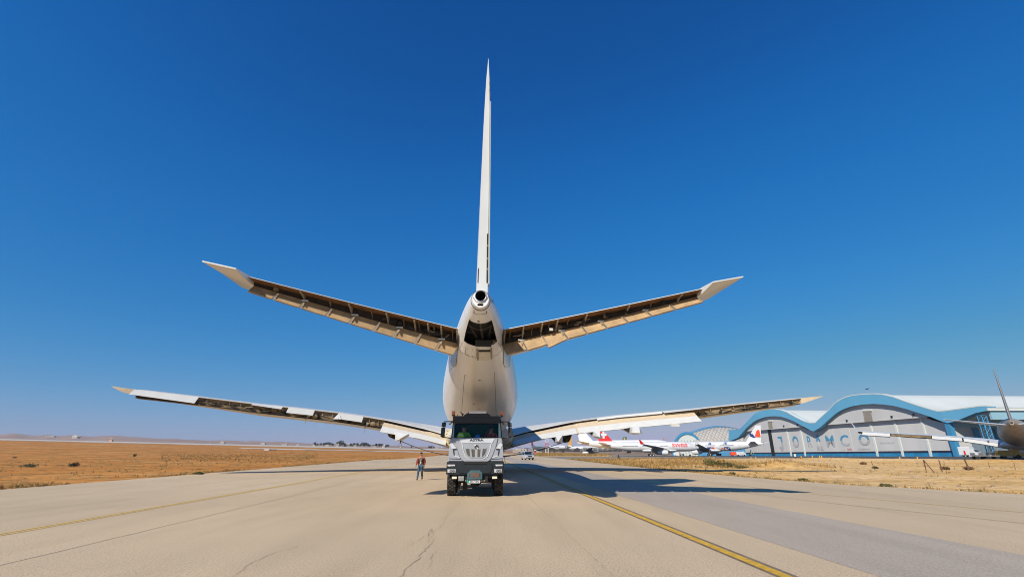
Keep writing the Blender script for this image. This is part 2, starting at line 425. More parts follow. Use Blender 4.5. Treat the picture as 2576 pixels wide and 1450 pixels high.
# hills on the horizon
M_HILL = mat('hill_soil', (.36, .22, .14), .95, var=.3, vscale=.004, detail=6, col2=(.26, .155, .10))
hv, hf = [], []; N = 220
for i in range(N+1):
    px = -300+(i/N)*3300
    tx = (px-1288)/1252
    hpx = interp(px, [(-900, 62), (0, 41), (250, 36), (500, 27), (700, 22), (900, 15.5), (1100, 10), (1300, 5), (1800, 3), (2600, 2), (4100, 2)])
    hpx += 1.6*nz(px, 0, .012)+.7*nz(px, 0, .05)
    for k, (Y, f) in enumerate(((1500, .35), (2400, .8), (3000, 1), (3400, .85), (3800, .3))):
        z = CAMH+hpx/1252*3000*f*(1+.1*nz(px, k*7, .02)) if k != 4 else -5
        if k == 0: z = T(tx*Y, Y)-1.5
        hv.append((tx*Y, Y, z))
hf = [(i*5+k, (i+1)*5+k, (i+1)*5+k+1, i*5+k+1) for i in range(N) for k in range(4)]
me = bpy.data.meshes.new('hills'); me.from_pydata(hv, [], hf); me.materials.append(M_HILL); shade(me, 80)
struct(bpy.data.objects.new('hills', me)); COL.objects.link(bpy.data.objects['hills'])
# ------------------------------------------------------------------ the towed airliner (its own frame: tail at y=0, nose towards +y)
YAW = math.atan(.063); AX, AY = -1.09, 15.0
FW = Vector((-math.sin(YAW), math.cos(YAW), 0)); RT = Vector((math.cos(YAW), math.sin(YAW), 0))
def loc_ray(px, py):                        # sight line in the aircraft's frame
    d = ray(px, py); o = Vector((-AX, -AY, CAMH))
    return Vector((o.dot(RT), o.dot(FW), CAMH)), Vector((d.dot(RT), d.dot(FW), d.z))
def La(px, py, y):
    o, d = loc_ray(px, py); return o+d*((y-o.y)/d.y)
FUS = [(0, 6.70, .27, .29), (.5, 6.76, .37, .41), (1, 6.77, .47, .53), (2, 6.74, .64, .74), (4, 6.63, .95, 1.08), (6, 6.5, 1.22, 1.34), (8, 6.38, 1.5, 1.6),
       (12, 6.12, 1.97, 2.05), (16, 5.9, 2.38, 2.42), (20, 5.7, 2.7, 2.72), (23.5, 5.6, 2.82, 2.82), (30, 5.6, 2.82, 2.82), (52, 5.6, 2.82, 2.82), (55.5, 5.52, 2.62, 2.7),
       (58.5, 5.33, 2.15, 2.32), (61, 5.1, 1.5, 1.62), (62.6, 4.95, .85, .9), (63.3, 4.88, .35, .38), (63.5, 4.87, .06, .06)]
def fus(y):
    """centre height, half width, half height at station y, smoothed"""
    i = 0
    while i < len(FUS)-2 and y > FUS[i+1][0]: i += 1
    a, b = FUS[i], FUS[i+1]; p0 = FUS[max(0, i-1)]; p3 = FUS[min(len(FUS)-1, i+2)]
    h = b[0]-a[0]; t = min(1, max(0, (y-a[0])/h)); out = []
    for k in (1, 2, 3):
        m1 = (b[k]-p0[k])/(b[0]-p0[0])*h; m2 = (p3[k]-a[k])/(p3[0]-a[0])*h
        if abs(b[k]-a[k]) < 1e-6: m1 = m2 = 0
        t2, t3 = t*t, t*t*t
        out.append((2*t3-3*t2+1)*a[k]+(t3-2*t2+t)*m1+(-2*t3+3*t2)*b[k]+(t3-t2)*m2)
    return out
def fus_rings(n=64, ys_=None):
    ys_ = ys_ or [0, .12, .25, .5, .75]+[1+.5*i for i in range(46)]+[24+2*i for i in range(15)]+[53, 54, 55, 56, 57, 58, 59, 60, 61, 61.6, 62.2, 62.7, 63.1, 63.35, 63.5]
    rs = []
    for y in ys_:
        c, w, h = fus(y)
        rs.append([Vector((w*math.sin(k*math.tau/n), y, c+h*math.cos(k*math.tau/n))) for k in range(n)])
    return rs
def fus_paint(name):
    m = bpy.data.materials.new(name); m.use_nodes = True
    n, l = m.node_tree.nodes, m.node_tree.links; b = n['Principled BSDF']
    b.inputs['Roughness'].default_value = .36; b.inputs['Coat Weight'].default_value = .22; b.inputs['Coat Roughness'].default_value = .12
    tc = n.new('ShaderNodeTexCoord')
    def nse(sc, st, det=5):
        mp = n.new('ShaderNodeMapping'); mp.inputs['Scale'].default_value = st; l.new(tc.outputs['Object'], mp.inputs[0])
        q = n.new('ShaderNodeTexNoise'); q.inputs['Scale'].default_value = sc; q.inputs['Detail'].default_value = det; l.new(mp.outputs[0], q.inputs[0]); return q.outputs['Fac']
    # oil and dust streaked backwards along the belly: wear, strongest where the noise says so
    sx = n.new('ShaderNodeSeparateXYZ'); l.new(tc.outputs['Object'], sx.inputs[0])
    ab = n.new('ShaderNodeMath'); ab.operation = 'ABSOLUTE'; l.new(sx.outputs[0], ab.inputs[0])
    mr = n.new('ShaderNodeMapRange'); mr.inputs[1].default_value = 2.2; mr.inputs[2].default_value = .3; l.new(ab.outputs[0], mr.inputs[0])
    zr = n.new('ShaderNodeMapRange'); zr.inputs[1].default_value = 6.6; zr.inputs[2].default_value = 5.6; l.new(sx.outputs[2], zr.inputs[0])
    r1 = n.new('ShaderNodeValToRGB'); r1.color_ramp.elements[0].position = .42; r1.color_ramp.elements[1].position = .72
    l.new(nse(1.1, (1, .07, .35)), r1.inputs[0])
    r2 = n.new('ShaderNodeValToRGB'); r2.color_ramp.elements[0].position = .4; r2.color_ramp.elements[1].position = .75
    l.new(nse(.45, (1, .5, 1)), r2.inputs[0])
    m1 = n.new('ShaderNodeMath'); m1.operation = 'MULTIPLY'; l.new(mr.outputs[0], m1.inputs[0]); l.new(zr.outputs[0], m1.inputs[1])
    m2 = n.new('ShaderNodeMath'); m2.operation = 'MULTIPLY_ADD'; l.new(r1.outputs[0], m2.inputs[0]); m2.inputs[1].default_value = .45; m2.inputs[2].default_value = .14
    m3 = n.new('ShaderNodeMath'); m3.operation = 'MULTIPLY'; l.new(m1.outputs[0], m3.inputs[0]); l.new(m2.outputs[0], m3.inputs[1])
    m4 = n.new('ShaderNodeMath'); m4.operation = 'MULTIPLY_ADD'; l.new(r2.outputs[0], m4.inputs[0]); m4.inputs[1].default_value = .16; l.new(m3.outputs[0], m4.inputs[2])
    mx = n.new('ShaderNodeMix'); mx.data_type = 'RGBA'; l.new(m4.outputs[0], mx.inputs[0])
    mx.inputs[6].default_value = (.76, .75, .72, 1); mx.inputs[7].default_value = (.56, .46, .34, 1)
    l.new(mx.outputs[2], b.inputs['Base Color'])
    return m
M_FUS = fus_paint('weathered_white_paint')
AIR = thing('airliner', 'large engineless white airliner seen from dead astern behind the silver truck', 'airliner', (AX, AY, 0), YAW)
AIR.rotation_euler = (0, R(.35), YAW)
fb = MB(); fb.loft(fus_rings(), M_FUS)
fuselage = fb.build('fuselage', AIR, 40)
# solid used for placing things on the skin
sk = bmesh.new(); sk.from_mesh(fuselage.data); BV = BVHTree.FromBMesh(sk)
def skin(px, py, off=0.0):
    o, d = loc_ray(px, py); h, nrm, i, dist = BV.ray_cast(o, d.normalized())
    if h is None:
        h, nrm, i, dist = BV.find_nearest(o+d*((9-o.y)/d.y))
    return h+nrm*off
def crop2(x, y): return (1094.8+.24876*x, 695.5+.24876*y)
def dens(poly, step=6, close=True):
    out = []; n = len(poly)
    for i in range(n if close else n-1):
        a, b = poly[i], poly[(i+1) % n]; k = max(1, int(math.hypot(b[0]-a[0], b[1]-a[1])/step))
        out += [(a[0]+(b[0]-a[0])*j/k, a[1]+(b[1]-a[1])*j/k) for j in range(k)]
    if not close: out.append(poly[-1])
    return out
def ribbon(mb, poly, w, m, off=.006, close=False, skinf=skin):
    q = [skinf(*crop2(*p), off) for p in dens(poly, 14, close)]
    if close: q.append(q[0])
    vs_ = []; fs = []
    for i, p in enumerate(q):
        t = (q[min(i+1, len(q)-1)]-q[max(i-1, 0)]).normalized(); o, nr, ix, ds = BV.find_nearest(p); s = t.cross(nr).normalized()*w/2
        vs_ += [p-s, p+s]
        if i: fs.append((2*i-2, 2*i-1, 2*i+1, 2*i))
    mb.add(vs_, fs, m)
def patch(mb, poly, m, off=.01, step=24):
    """a plate that follows the skin inside an outline"""
    q = dens(poly, step); bm = bmesh.new()
    f = bm.faces.new([bm.verts.new((x, y, 0)) for x, y in q]); bmesh.ops.triangulate(bm, faces=[f])
    for _ in range(2): bmesh.ops.subdivide_edges(bm, edges=[e for e in bm.edges if e.calc_length() > step*1.2], cuts=1)
    bmesh.ops.triangulate(bm, faces=bm.faces); bm.verts.index_update()
    mb.add([skin(*crop2(v.co.x, v.co.y), off) for v in bm.verts], [tuple(v.index for v in f.verts) for f in bm.faces], m); bm.free()

# belly opening with its bay, and the exhaust
op = [(325, 423), (350, 444), (390, 458), (450, 468), (510, 458), (550, 440), (568, 428), (585, 480), (605, 570), (627, 656), (590, 690), (520, 712), (445, 716), (370, 704), (310, 682), (270, 652), (285, 570), (305, 490)]
ca, cb = [], []
for x, y in op:
    h = skin(*crop2(x, y)); o, d = loc_ray(*crop2(x, y)); d.normalize()
    ca.append(h-d*.5); cb.append(h+d*.9+Vector((0, 0, 0)))
ctr = sum(cb, Vector())/len(cb); cb = [c+(ctr-c)*.18 for c in cb]
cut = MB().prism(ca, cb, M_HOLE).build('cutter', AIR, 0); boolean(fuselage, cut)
ex = MB()
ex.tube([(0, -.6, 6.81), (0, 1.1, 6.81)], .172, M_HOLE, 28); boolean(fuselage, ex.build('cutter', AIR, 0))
ex = MB(); ex.tube([(-.10, -.3, 6.495), (-.10, .35, 6.495)], .036, M_HOLE, 12).build('x') if False else None
sl = MB(); a_ = [Vector((x, -.3, z)) for x, z in ((-.085, 6.465), (.085, 6.465), (.1, 6.485), (.1, 6.525), (.085, 6.54), (-.085, 6.54), (-.1, 6.525), (-.1, 6.485))]
sl.prism(a_, [p+Vector((0, .65, 0)) for p in a_], M_HOLE); boolean(fuselage, sl.build('cutter', AIR, 0))
# tail cone ring
rg = MB()
def ering(y, k):
    c, w, h = fus(max(y, 0)); return [Vector((w*k*math.sin(j*math.tau/48), y, c+h*k*math.cos(j*math.tau/48))) for j in range(48)]
rg.loft([ering(.22, 1.01), ering(.22, 1.035), ering(.27, 1.035), ering(.27, 1.01)], M_LINE, caps=False)
rg.build('exhaust_seam', AIR)
rr = MB(); rr.loft([[Vector((rq*math.sin(j*math.tau/36), y, 6.81+rq*math.cos(j*math.tau/36))) for j in range(36)] for y, rq in ((.02, .173), (-.045, .176), (-.05, .186), (.0, .195))], M_SILV, caps=False)
rr.build('exhaust_pipe', AIR)
# torn tape on the tail cone's right edge
tp = MB()
for poly in ([(478, 92), (512, 95), (528, 118), (520, 128), (500, 110)], [(528, 130), (540, 135), (560, 190), (552, 200), (536, 165)], [(552, 205), (562, 215), (575, 270), (562, 262)]):
    patch(tp, poly, M_SILV, .03, 30)
tp.build('torn_tape', AIR, 0)
# gear inside the bay
bi = MB()
def bay(px, py, dep):
    o, d = loc_ray(*crop2(px, py)); d.normalize(); return skin(*crop2(px, py)) + d*dep
M_BAYM = mat('bay_metal', (.022, .02, .018), .5, .3, var=.5, vscale=5)
c0 = bay(478, 665, .32); bi.box(c0, (.62, .5, .26), M_BAYM, Matrix.Rotation(R(20), 3, 'X'))
bi.box(c0+Vector((0, -.02, .03)), (.46, .54, .14), M_HOLE, Matrix.Rotation(R(20), 3, 'X'))
bi.tube([bay(330, 480, .55), bay(420, 620, .5)], .035, M_BAYM); bi.tube([bay(560, 480, .55), bay(520, 640, .45)], .035, M_BAYM)
bi.tube([bay(300, 560, .4), bay(600, 560, .4)], .03, M_BAYM); bi.tube([bay(450, 470, .6), bay(470, 640, .45)], .05, M_BAYM)
for q in ((575, 660), (586, 675), (568, 685), (594, 655)): bi.tube([bay(q[0], q[1]-22, .12), bay(q[0]+4, q[1]+10, .06)], .012, M_RIB)
bi.build('bay_machinery', AIR)
# seams, small holes, the hatch frame under the tail
pl = MB()
ribbon(pl, [(240, 738), (250, 762), (330, 800), (420, 825)], .022, M_LINE); ribbon(pl, [(556, 810), (620, 785), (668, 740)], .022, M_LINE)
ribbon(pl, [(268, 660), (240, 720)], .014, M_LINE); ribbon(pl, [(628, 660), (668, 740)], .014, M_LINE)
ribbon(pl, [(296, 705), (298, 780)], .012, M_LINE); ribbon(pl, [(408, 722), (410, 815)], .012, M_LINE); ribbon(pl, [(562, 715), (562, 800)], .012, M_LINE)
ribbon(pl, [(380, 372), (430, 380), (505, 372)], .016, M_LINE); ribbon(pl, [(365, 170), (370, 210), (400, 252), (445, 268), (490, 258), (520, 215), (526, 170)], .02, M_LINE)
ribbon(pl, [(290, 990), (275, 1190), (262, 1390)], .018, M_LINE); ribbon(pl, [(590, 960), (604, 1180), (612, 1400)], .018, M_LINE)
ribbon(pl, [(130, 960), (185, 900)], .01, M_LINE)
ribbon(pl, [(230, 505), (236, 600), (228, 740)], .012, M_LINE)
M_SEAM = mat('frame_seam', (.42, .37, .31), .6)
for y in (1.7, 3.2, 6.2, 9.4, 12.6, 15.8, 19, 22.2, 26, 30):
    c, w, h = fus(y); r_ = [[Vector(((w+.004)*math.sin(k*math.tau/96), y+dy, c+(h+.004)*math.cos(k*math.tau/96))) for k in range(96)] for dy in (-.009, .009)]
    fc = [(k, (k+1) % 96, 96+(k+1) % 96, 96+k) for k in range(96) if not (2.2 < y < 8 and 36 < k < 60)]
    pl.add(r_[0]+r_[1], fc, M_SEAM)
absorb(fuselage, pl)
gh = MB(); M_GHOST = mat('ghost_lettering', (.42, .50, .60), .5, var=.3, vscale=4)
for s_ in (-1, 1):
    for y0, z0, w_, h_ in ((17, 5.6, .5, 1.1), (17.9, 5.6, .5, 1.1), (18.8, 5.6, .5, 1.1), (21.5, 5.0, .35, .35), (23.5, 6.1, .9, .25)):
        q = [(y0, z0), (y0+w_, z0), (y0+w_*.8, z0+h_), (y0+w_*.2, z0+h_)]; gh.add([(s_*(fus(y)[1]*math.sqrt(max(0, 1-((z-fus(y)[0])/fus(y)[2])**2))+.012), y, z) for y, z in q], [(0, 1, 2, 3)], M_GHOST)
absorb(fuselage, gh)
ho = MB()
def dot(px, py, r, off=.008, m=M_HOLE):
    p = skin(*crop2(px, py), off); o, nr, ix, ds = BV.find_nearest(p); a = nr.cross(Vector((0, 0, 1))).normalized(); b = nr.cross(a)
    ho.add([p+r*(math.cos(k*math.tau/10)*a+math.sin(k*math.tau/10)*b) for k in range(10)], [tuple(range(10))], m)
for q in ((428, 450, .045), (442, 1045, .05), (384, 1283, .06), (440, 1340, .06), (258, 1375, .1), (318, 728, .02), (370, 742, .02), (318, 788, .02), (372, 800, .02), (312, 998, .03), (82, 1190, .05), (112, 1310, .03), (815, 1200, .05)): dot(*q)
for x in (382, 508): patch(ho, [(x-3, 346), (x+3, 346), (x+3, 368), (x-3, 368)], M_HOLE, .01, 30)
absorb(fuselage, ho)
hb = MB()
M_HATCH = mat('hatch_paint', (.66, .6, .5), .45, var=.2, vscale=5)
patch(hb, [(432, 752), (545, 752), (552, 822), (520, 838), (440, 838), (430, 800)], M_HATCH, .035, 30)
hb.build('hatch', AIR, 30)
h2 = MB(); patch(h2, [(428, 738), (548, 736), (546, 752), (430, 754)], M_HOLE, .02, 30)
patch(h2, [(416, 722), (428, 722), (432, 836), (418, 834)], mat('hatch_rail', (.28, .21, .13), .6), .045, 30); patch(h2, [(546, 716), (560, 715), (563, 822), (549, 824)], MATS['hatch_rail'], .045, 30)
h2.build('hatch_frame', AIR, 0)
# grey wear plates the stabilizers swivel along
M_PLATE = mat('wear_plate', (.33, .33, .32), .25, .75, var=.3, vscale=3)
for poly in ([(232, 560), (212, 650), (165, 790), (150, 850), (158, 895), (185, 914), (205, 900), (212, 850), (216, 770), (236, 640)],
             [(662, 560), (664, 640), (680, 780), (682, 880), (700, 918), (735, 915), (748, 890), (752, 810), (735, 720), (700, 640)]):
    pm = MB(); patch(pm, poly, M_PLATE, .03, 26); pm.build('wear_plate', AIR, 60)
sk.free()

# fin: the rudder is off, its blunt rear face shows
M_FIN = mat('fin_paint', (.70, .725, .72), .4, var=.1, vscale=.9, stretch=(1, 1, .25))
FZ = [7.6, 8.1, 9.5, 11, 12.2, 13.6, 15, 15.6, 16.3, 16.7, 16.95, 17.12]
def fin_te(z): return interp(z, [(7.6, 2.75), (8.1, 2.6), (16.3, .42), (17.12, .2)])
def fin_le(z): return interp(z, [(7.6, 12.4), (8.1, 11.7), (16.5, 3.35), (17.12, 2.3)])
def fin_w(z): return interp(z, [(7.6, .43), (8.1, .42), (12.2, .30), (15.5, .19), (15.7, .155), (16.3, .125), (16.7, .07), (17.12, .01)])
rings = []
for z in FZ:
    te, le, w = fin_te(z), fin_le(z), fin_w(z)/2; c = le-te; wm = max(w*1.34, .01)+.02*(17.12-z)/9
    xr = .03
    rings.append([Vector((xr-w, te, z)), Vector((xr+w, te, z)), Vector((xr+wm, te+.28*c, z)), Vector((xr+wm*.95, te+.6*c, z)), Vector((xr+wm*.5, te+.9*c, z)), Vector((xr, le, z)),
                  Vector((xr-wm*.5, te+.9*c, z)), Vector((xr-wm*.95, te+.6*c, z)), Vector((xr-wm, te+.28*c, z))])
fn = MB(); fn.loft(rings, M_FIN); fin = fn.build('fin', AIR, 25)
# right-hand skin edge standing clear of the rear face, and the slots beside it
def finrow(z, x0, x1, back): return [Vector((x0, fin_te(z)-back, z)), Vector((x1, fin_te(z)-back, z)), Vector((x1, fin_te(z)+.3, z)), Vector((x0, fin_te(z)+.3, z))]
sh = MB(); M_FINS = mat('shaded_fin_paint', (.5, .51, .5), .5, var=.15, vscale=2)  # greyer copy of the fin paint: shade put into the edge's colour
zz = [8.15+.4*i for i in range(20)]
sh.loft([finrow(z, .03+fin_w(z)/2+.012, .03+fin_w(z)/2+.05+.02*(16-z)/8, .06) for z in zz if z < 15.6], M_FINS)
sh.build('skin_edge', fin, 25)
sh = MB(); sh.loft([finrow(z, .03+fin_w(z)/2-.052, .03+fin_w(z)/2+.012, .012) for z in (8.2, 8.8, 9.5, 10.1)], M_HOLE)
sh.loft([finrow(z, .03-fin_w(z)/2+.012, .03-fin_w(z)/2+.045, .012) for z in (8.2, 8.75)], M_HOLE)
absorb(fin, sh)
sh = MB()
for z in (8.7, 9.1, 9.6): sh.loft([finrow(z, .03+fin_w(z)/2-.05, .03+fin_w(z)/2+.014, .03), finrow(z+.06, .03+fin_w(z)/2-.05, .03+fin_w(z)/2+.014, .03)], M_RIB)
for z0, z1 in ((15.55, 15.85), (16.05, 16.15)): sh.loft([finrow(z0, .03+fin_w(z0)/2-.005, .03+fin_w(z0)/2+.03, .04), finrow(z1, .03+fin_w(z1)/2-.005, .03+fin_w(z1)/2+.025, .04)], M_LINE)
absorb(fin, sh)

# ---- stabilizers (elevators off: open trailing-edge bay, hinged lower panels hanging)
def stabilizer(s):
    asym = 1
    def U(t): return Vector((s*(.86+7.44*t), 3.85-2.6*t, 6.62+1.11*t-.02*math.sin(t*math.pi)))
    def hh(t, k): return (.47+( .19-.47)*t)*k
    box = MB()
    def airf(t, x_=None, zk=1):
        u = U(t); le = 9.6-6.3*t; d = le-u.y
        h = hh(t, 1)
        y0 = u.y+.75-.25*t
        pts = [(y0, -.03), (u.y+.35*d, .10-.06*t), (u.y+.7*d, .06), (le, -.22+.1*t), (u.y+.7*d, -.45+.22*t), (u.y+.35*d, -.66+.3*t), (y0, -h)]
        return [Vector((u.x, y, u.z+z)) for y, z in pts]
    st = MB()
    ts = [i/12 for i in range(13)]
    # root runs on into the fuselage
    r0 = [p+Vector((-s*.6, .25, -.06)) for p in airf(0)]
    rings = [r0]+[airf(t) for t in ts]
    n = 7; vs_ = [p for r in rings for p in r]; fs = []; ms = []
    for i in range(len(rings)-1):
        for k in range(n):
            fs.append((i*n+k, i*n+(k+1) % n, (i+1)*n+(k+1) % n, (i+1)*n+k))
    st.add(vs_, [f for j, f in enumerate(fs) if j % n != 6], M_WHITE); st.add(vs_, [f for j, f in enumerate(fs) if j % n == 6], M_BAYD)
    st.add([p for p in rings[-1]], [tuple(range(7))], M_WHITE)
    stab = st.build('stabilizer', AIR, 30, fix=True)
    # upper skin overhang
    ov = MB(); M_UND = mat('rust_brown_primer', (.24, .115, .04), .7, var=.45, vscale=3)
    A = []; 
    for t in ts:
        u = U(t); y0 = u.y+.78-.25*t
        A.append([u+Vector((0, 0, .012)), u+Vector((0, 0, -.012)), Vector((u.x, y0, u.z-.05)), Vector((u.x, y0, u.z-.015))])
    vs_ = [p for r in A for p in r]
    ov.add(vs_, [(i*4+1, (i+1)*4+1, (i+1)*4+2, i*4+2) for i in range(12)], M_UND)
    ov.add(vs_, [(i*4+k, (i+1)*4+k, (i+1)*4+(k+1) % 4, i*4+(k+1) % 4) for i in range(12) for k in (0, 2, 3)], M_WHITE)
    ov.build('upper_skin', stab, 30, fix=True)
    # tip
    tipm = MB()
    def tp_(x, y, z): return Vector((s*x, y, z))
    ou = [(8.3, 1.3, 7.73), (8.36, .5, 7.74), (9.48, .42, 7.95), (9.3, 1.3, 7.90), (9.0, 2.35, 7.84), (8.55, 3.25, 7.73), (8.3, 3.5, 7.68)]
    tipm.prism([tp_(x, y, z+.012+(.05 if .6 < y < 3 and x < 9.2 else 0)) for x, y, z in ou], [tp_(x, y, z-.03-(.14 if .6 < y < 3 and x < 9.2 else 0)) for x, y, z in ou], M_WHITE)
    tipm.build('tip_fairing', stab, 20)
    # hinged lower panels
    cuts = [0, .115, .225, .33, .43, .53, .635, .75, .865, 1.0] if s > 0 else [0, .1, .21, .32, .42, .54, .65, .77, .89, 1.0]
    for i in range(len(cuts)-1):
        a, b = cuts[i]+.004, cuts[i+1]-.004
        extra = 0.16 if (s > 0 and i == 2) else (0.04 if (s > 0 and i == 1) else 0)
        def P(t, w):
            u = U(t); h = hh(t, 1); tot = (1.0-.52*t)*1.02+extra*(t-a)/(b-a)*-1+extra
            y0 = u.y+.72-.25*t
            top = Vector((u.x, y0, u.z-h)); bot = Vector((u.x+s*.16*(1-t)+s*.06, y0-((.58 if s > 0 else .36)-(.22 if s > 0 else .12)*t), u.z-tot))
            return top.lerp(bot, w)
        pn = MB(); nrm = (P(b, 0)-P(a, 0)).cross(P(a, 1)-P(a, 0)).normalized()*s
        if nrm.y > 0: nrm = -nrm
        th = nrm*.012
        def quad(t0, t1, w0, w1, o0, m):
            q = [P(a+(b-a)*t, w) for t, w in ((t0, w0), (t1, w0), (t1, w1), (t0, w1))]
            pn.prism([p+nrm*o0 for p in q], [p+nrm*(o0-.02) for p in q], m)
        quad(0, 1, 0, 1, 0, M_PANEL)
        ew = .03*(.11/(b-a))
        for t0, t1, w0, w1 in ((0, ew, .05, 1), (1-ew, 1, .05, 1), (ew, 1-ew, .9, 1), (ew, 1-ew, .05, .12)): quad(t0, t1, w0, w1, .035, M_RIB if w0 == .05 and t1 < .5 else M_PANEL)
        pn.build('access_panel', stab, 20)
    # ribs in the bay and T brackets at panel joints
    ribs = [.02, .05, .12, .17, .22, .26, .30, .36, .45, .55, .66, .78, .91] if s > 0 else [.015, .04, .1, .14, .17, .22, .24, .3, .38, .46, .56, .66, .78, .9]
    for j, t in enumerate(ribs):
        u = U(t); y0 = u.y+.76-.25*t; h = hh(t, 1); rb = MB(); w = .016 if j % 2 else .028
        q = [Vector((0, u.y+.05, u.z-.02)), Vector((0, u.y+.06, u.z-.1*h-.05)), Vector((0, u.y+.35, u.z-.5*h)), Vector((0, y0, u.z-h*.95)), Vector((0, y0, u.z-.05))]
        if j % 2: q = [Vector((0, u.y+.25, u.z-.03)), Vector((0, u.y+.4, u.z-.3*h)), Vector((0, y0, u.z-h*.8)), Vector((0, y0, u.z-.05))]
        rb.prism([p+Vector((u.x-w, 0, 0)) for p in q], [p+Vector((u.x+w, 0, 0)) for p in q], M_RIB if j % 2 == 0 else M_SPAR)
        rb.build('hinge_rib', stab, 20)
    for j, t in enumerate(cuts[1:-1]):
        if j % 2 == (0 if s > 0 else 1): pass
        u = U(t); h = hh(t, 1); y0 = u.y+.72-.25*t; tb = MB(); tot = 1.0-.52*t
        k = .19*(1-.35*t)
        tb.box((u.x, y0-.09, u.z-h-.02), (k*1.6, .1, .05), M_FLAPW)
        q = [Vector((-k*.42, y0-.1, u.z-h-.04)), Vector((k*.42, y0-.1, u.z-h-.04)), Vector((.02, y0-.34+.1*t, u.z-h-.55*(tot-h))), Vector((-.02, y0-.34+.1*t, u.z-h-.55*(tot-h)))]
        tb.prism([p+Vector((u.x, 0, 0)) for p in q], [p+Vector((u.x, .06, .02)) for p in q], M_RIB)
        if j % 2 == 0: tb.build('panel_bracket', stab, 20)
    # clutter: pipes and cables in the inner bay
    cl = MB(); rnd = random.Random(5+s)
    for k in range(16):
        t = rnd.uniform(.02, .42); u = U(t); u2 = U(t+rnd.uniform(.02, .09)); h = hh(t, 1)
        z0, z1 = -h*rnd.uniform(.35, .9), -h*rnd.uniform(.35, .9)
        cl.tube([u+Vector((0, .55, z0)), (u+u2)/2+Vector((0, .5, (z0+z1)/2-.05)), u2+Vector((0, .55, z1))], rnd.uniform(.012, .03), rnd.choice((M_BAYD, M_RIB, M_BLK, M_HOLE)), 6)
    for k in range(7):
        t = rnd.uniform(.03, .9); u = U(t); h = hh(t, 1); cl.box(u+Vector((0, .6-.25*t, -h*.6)), (.16, .12, .12), rnd.choice((M_BAYD, M_HOLE, M_SPAR)))
    if s > 0: cl.box(U(.27)+Vector((0, .35, -.3)), (.14, .08, .1), M_FLAPW)
    absorb(stab, cl)
    return stab
stabilizer(-1); stabilizer(1)

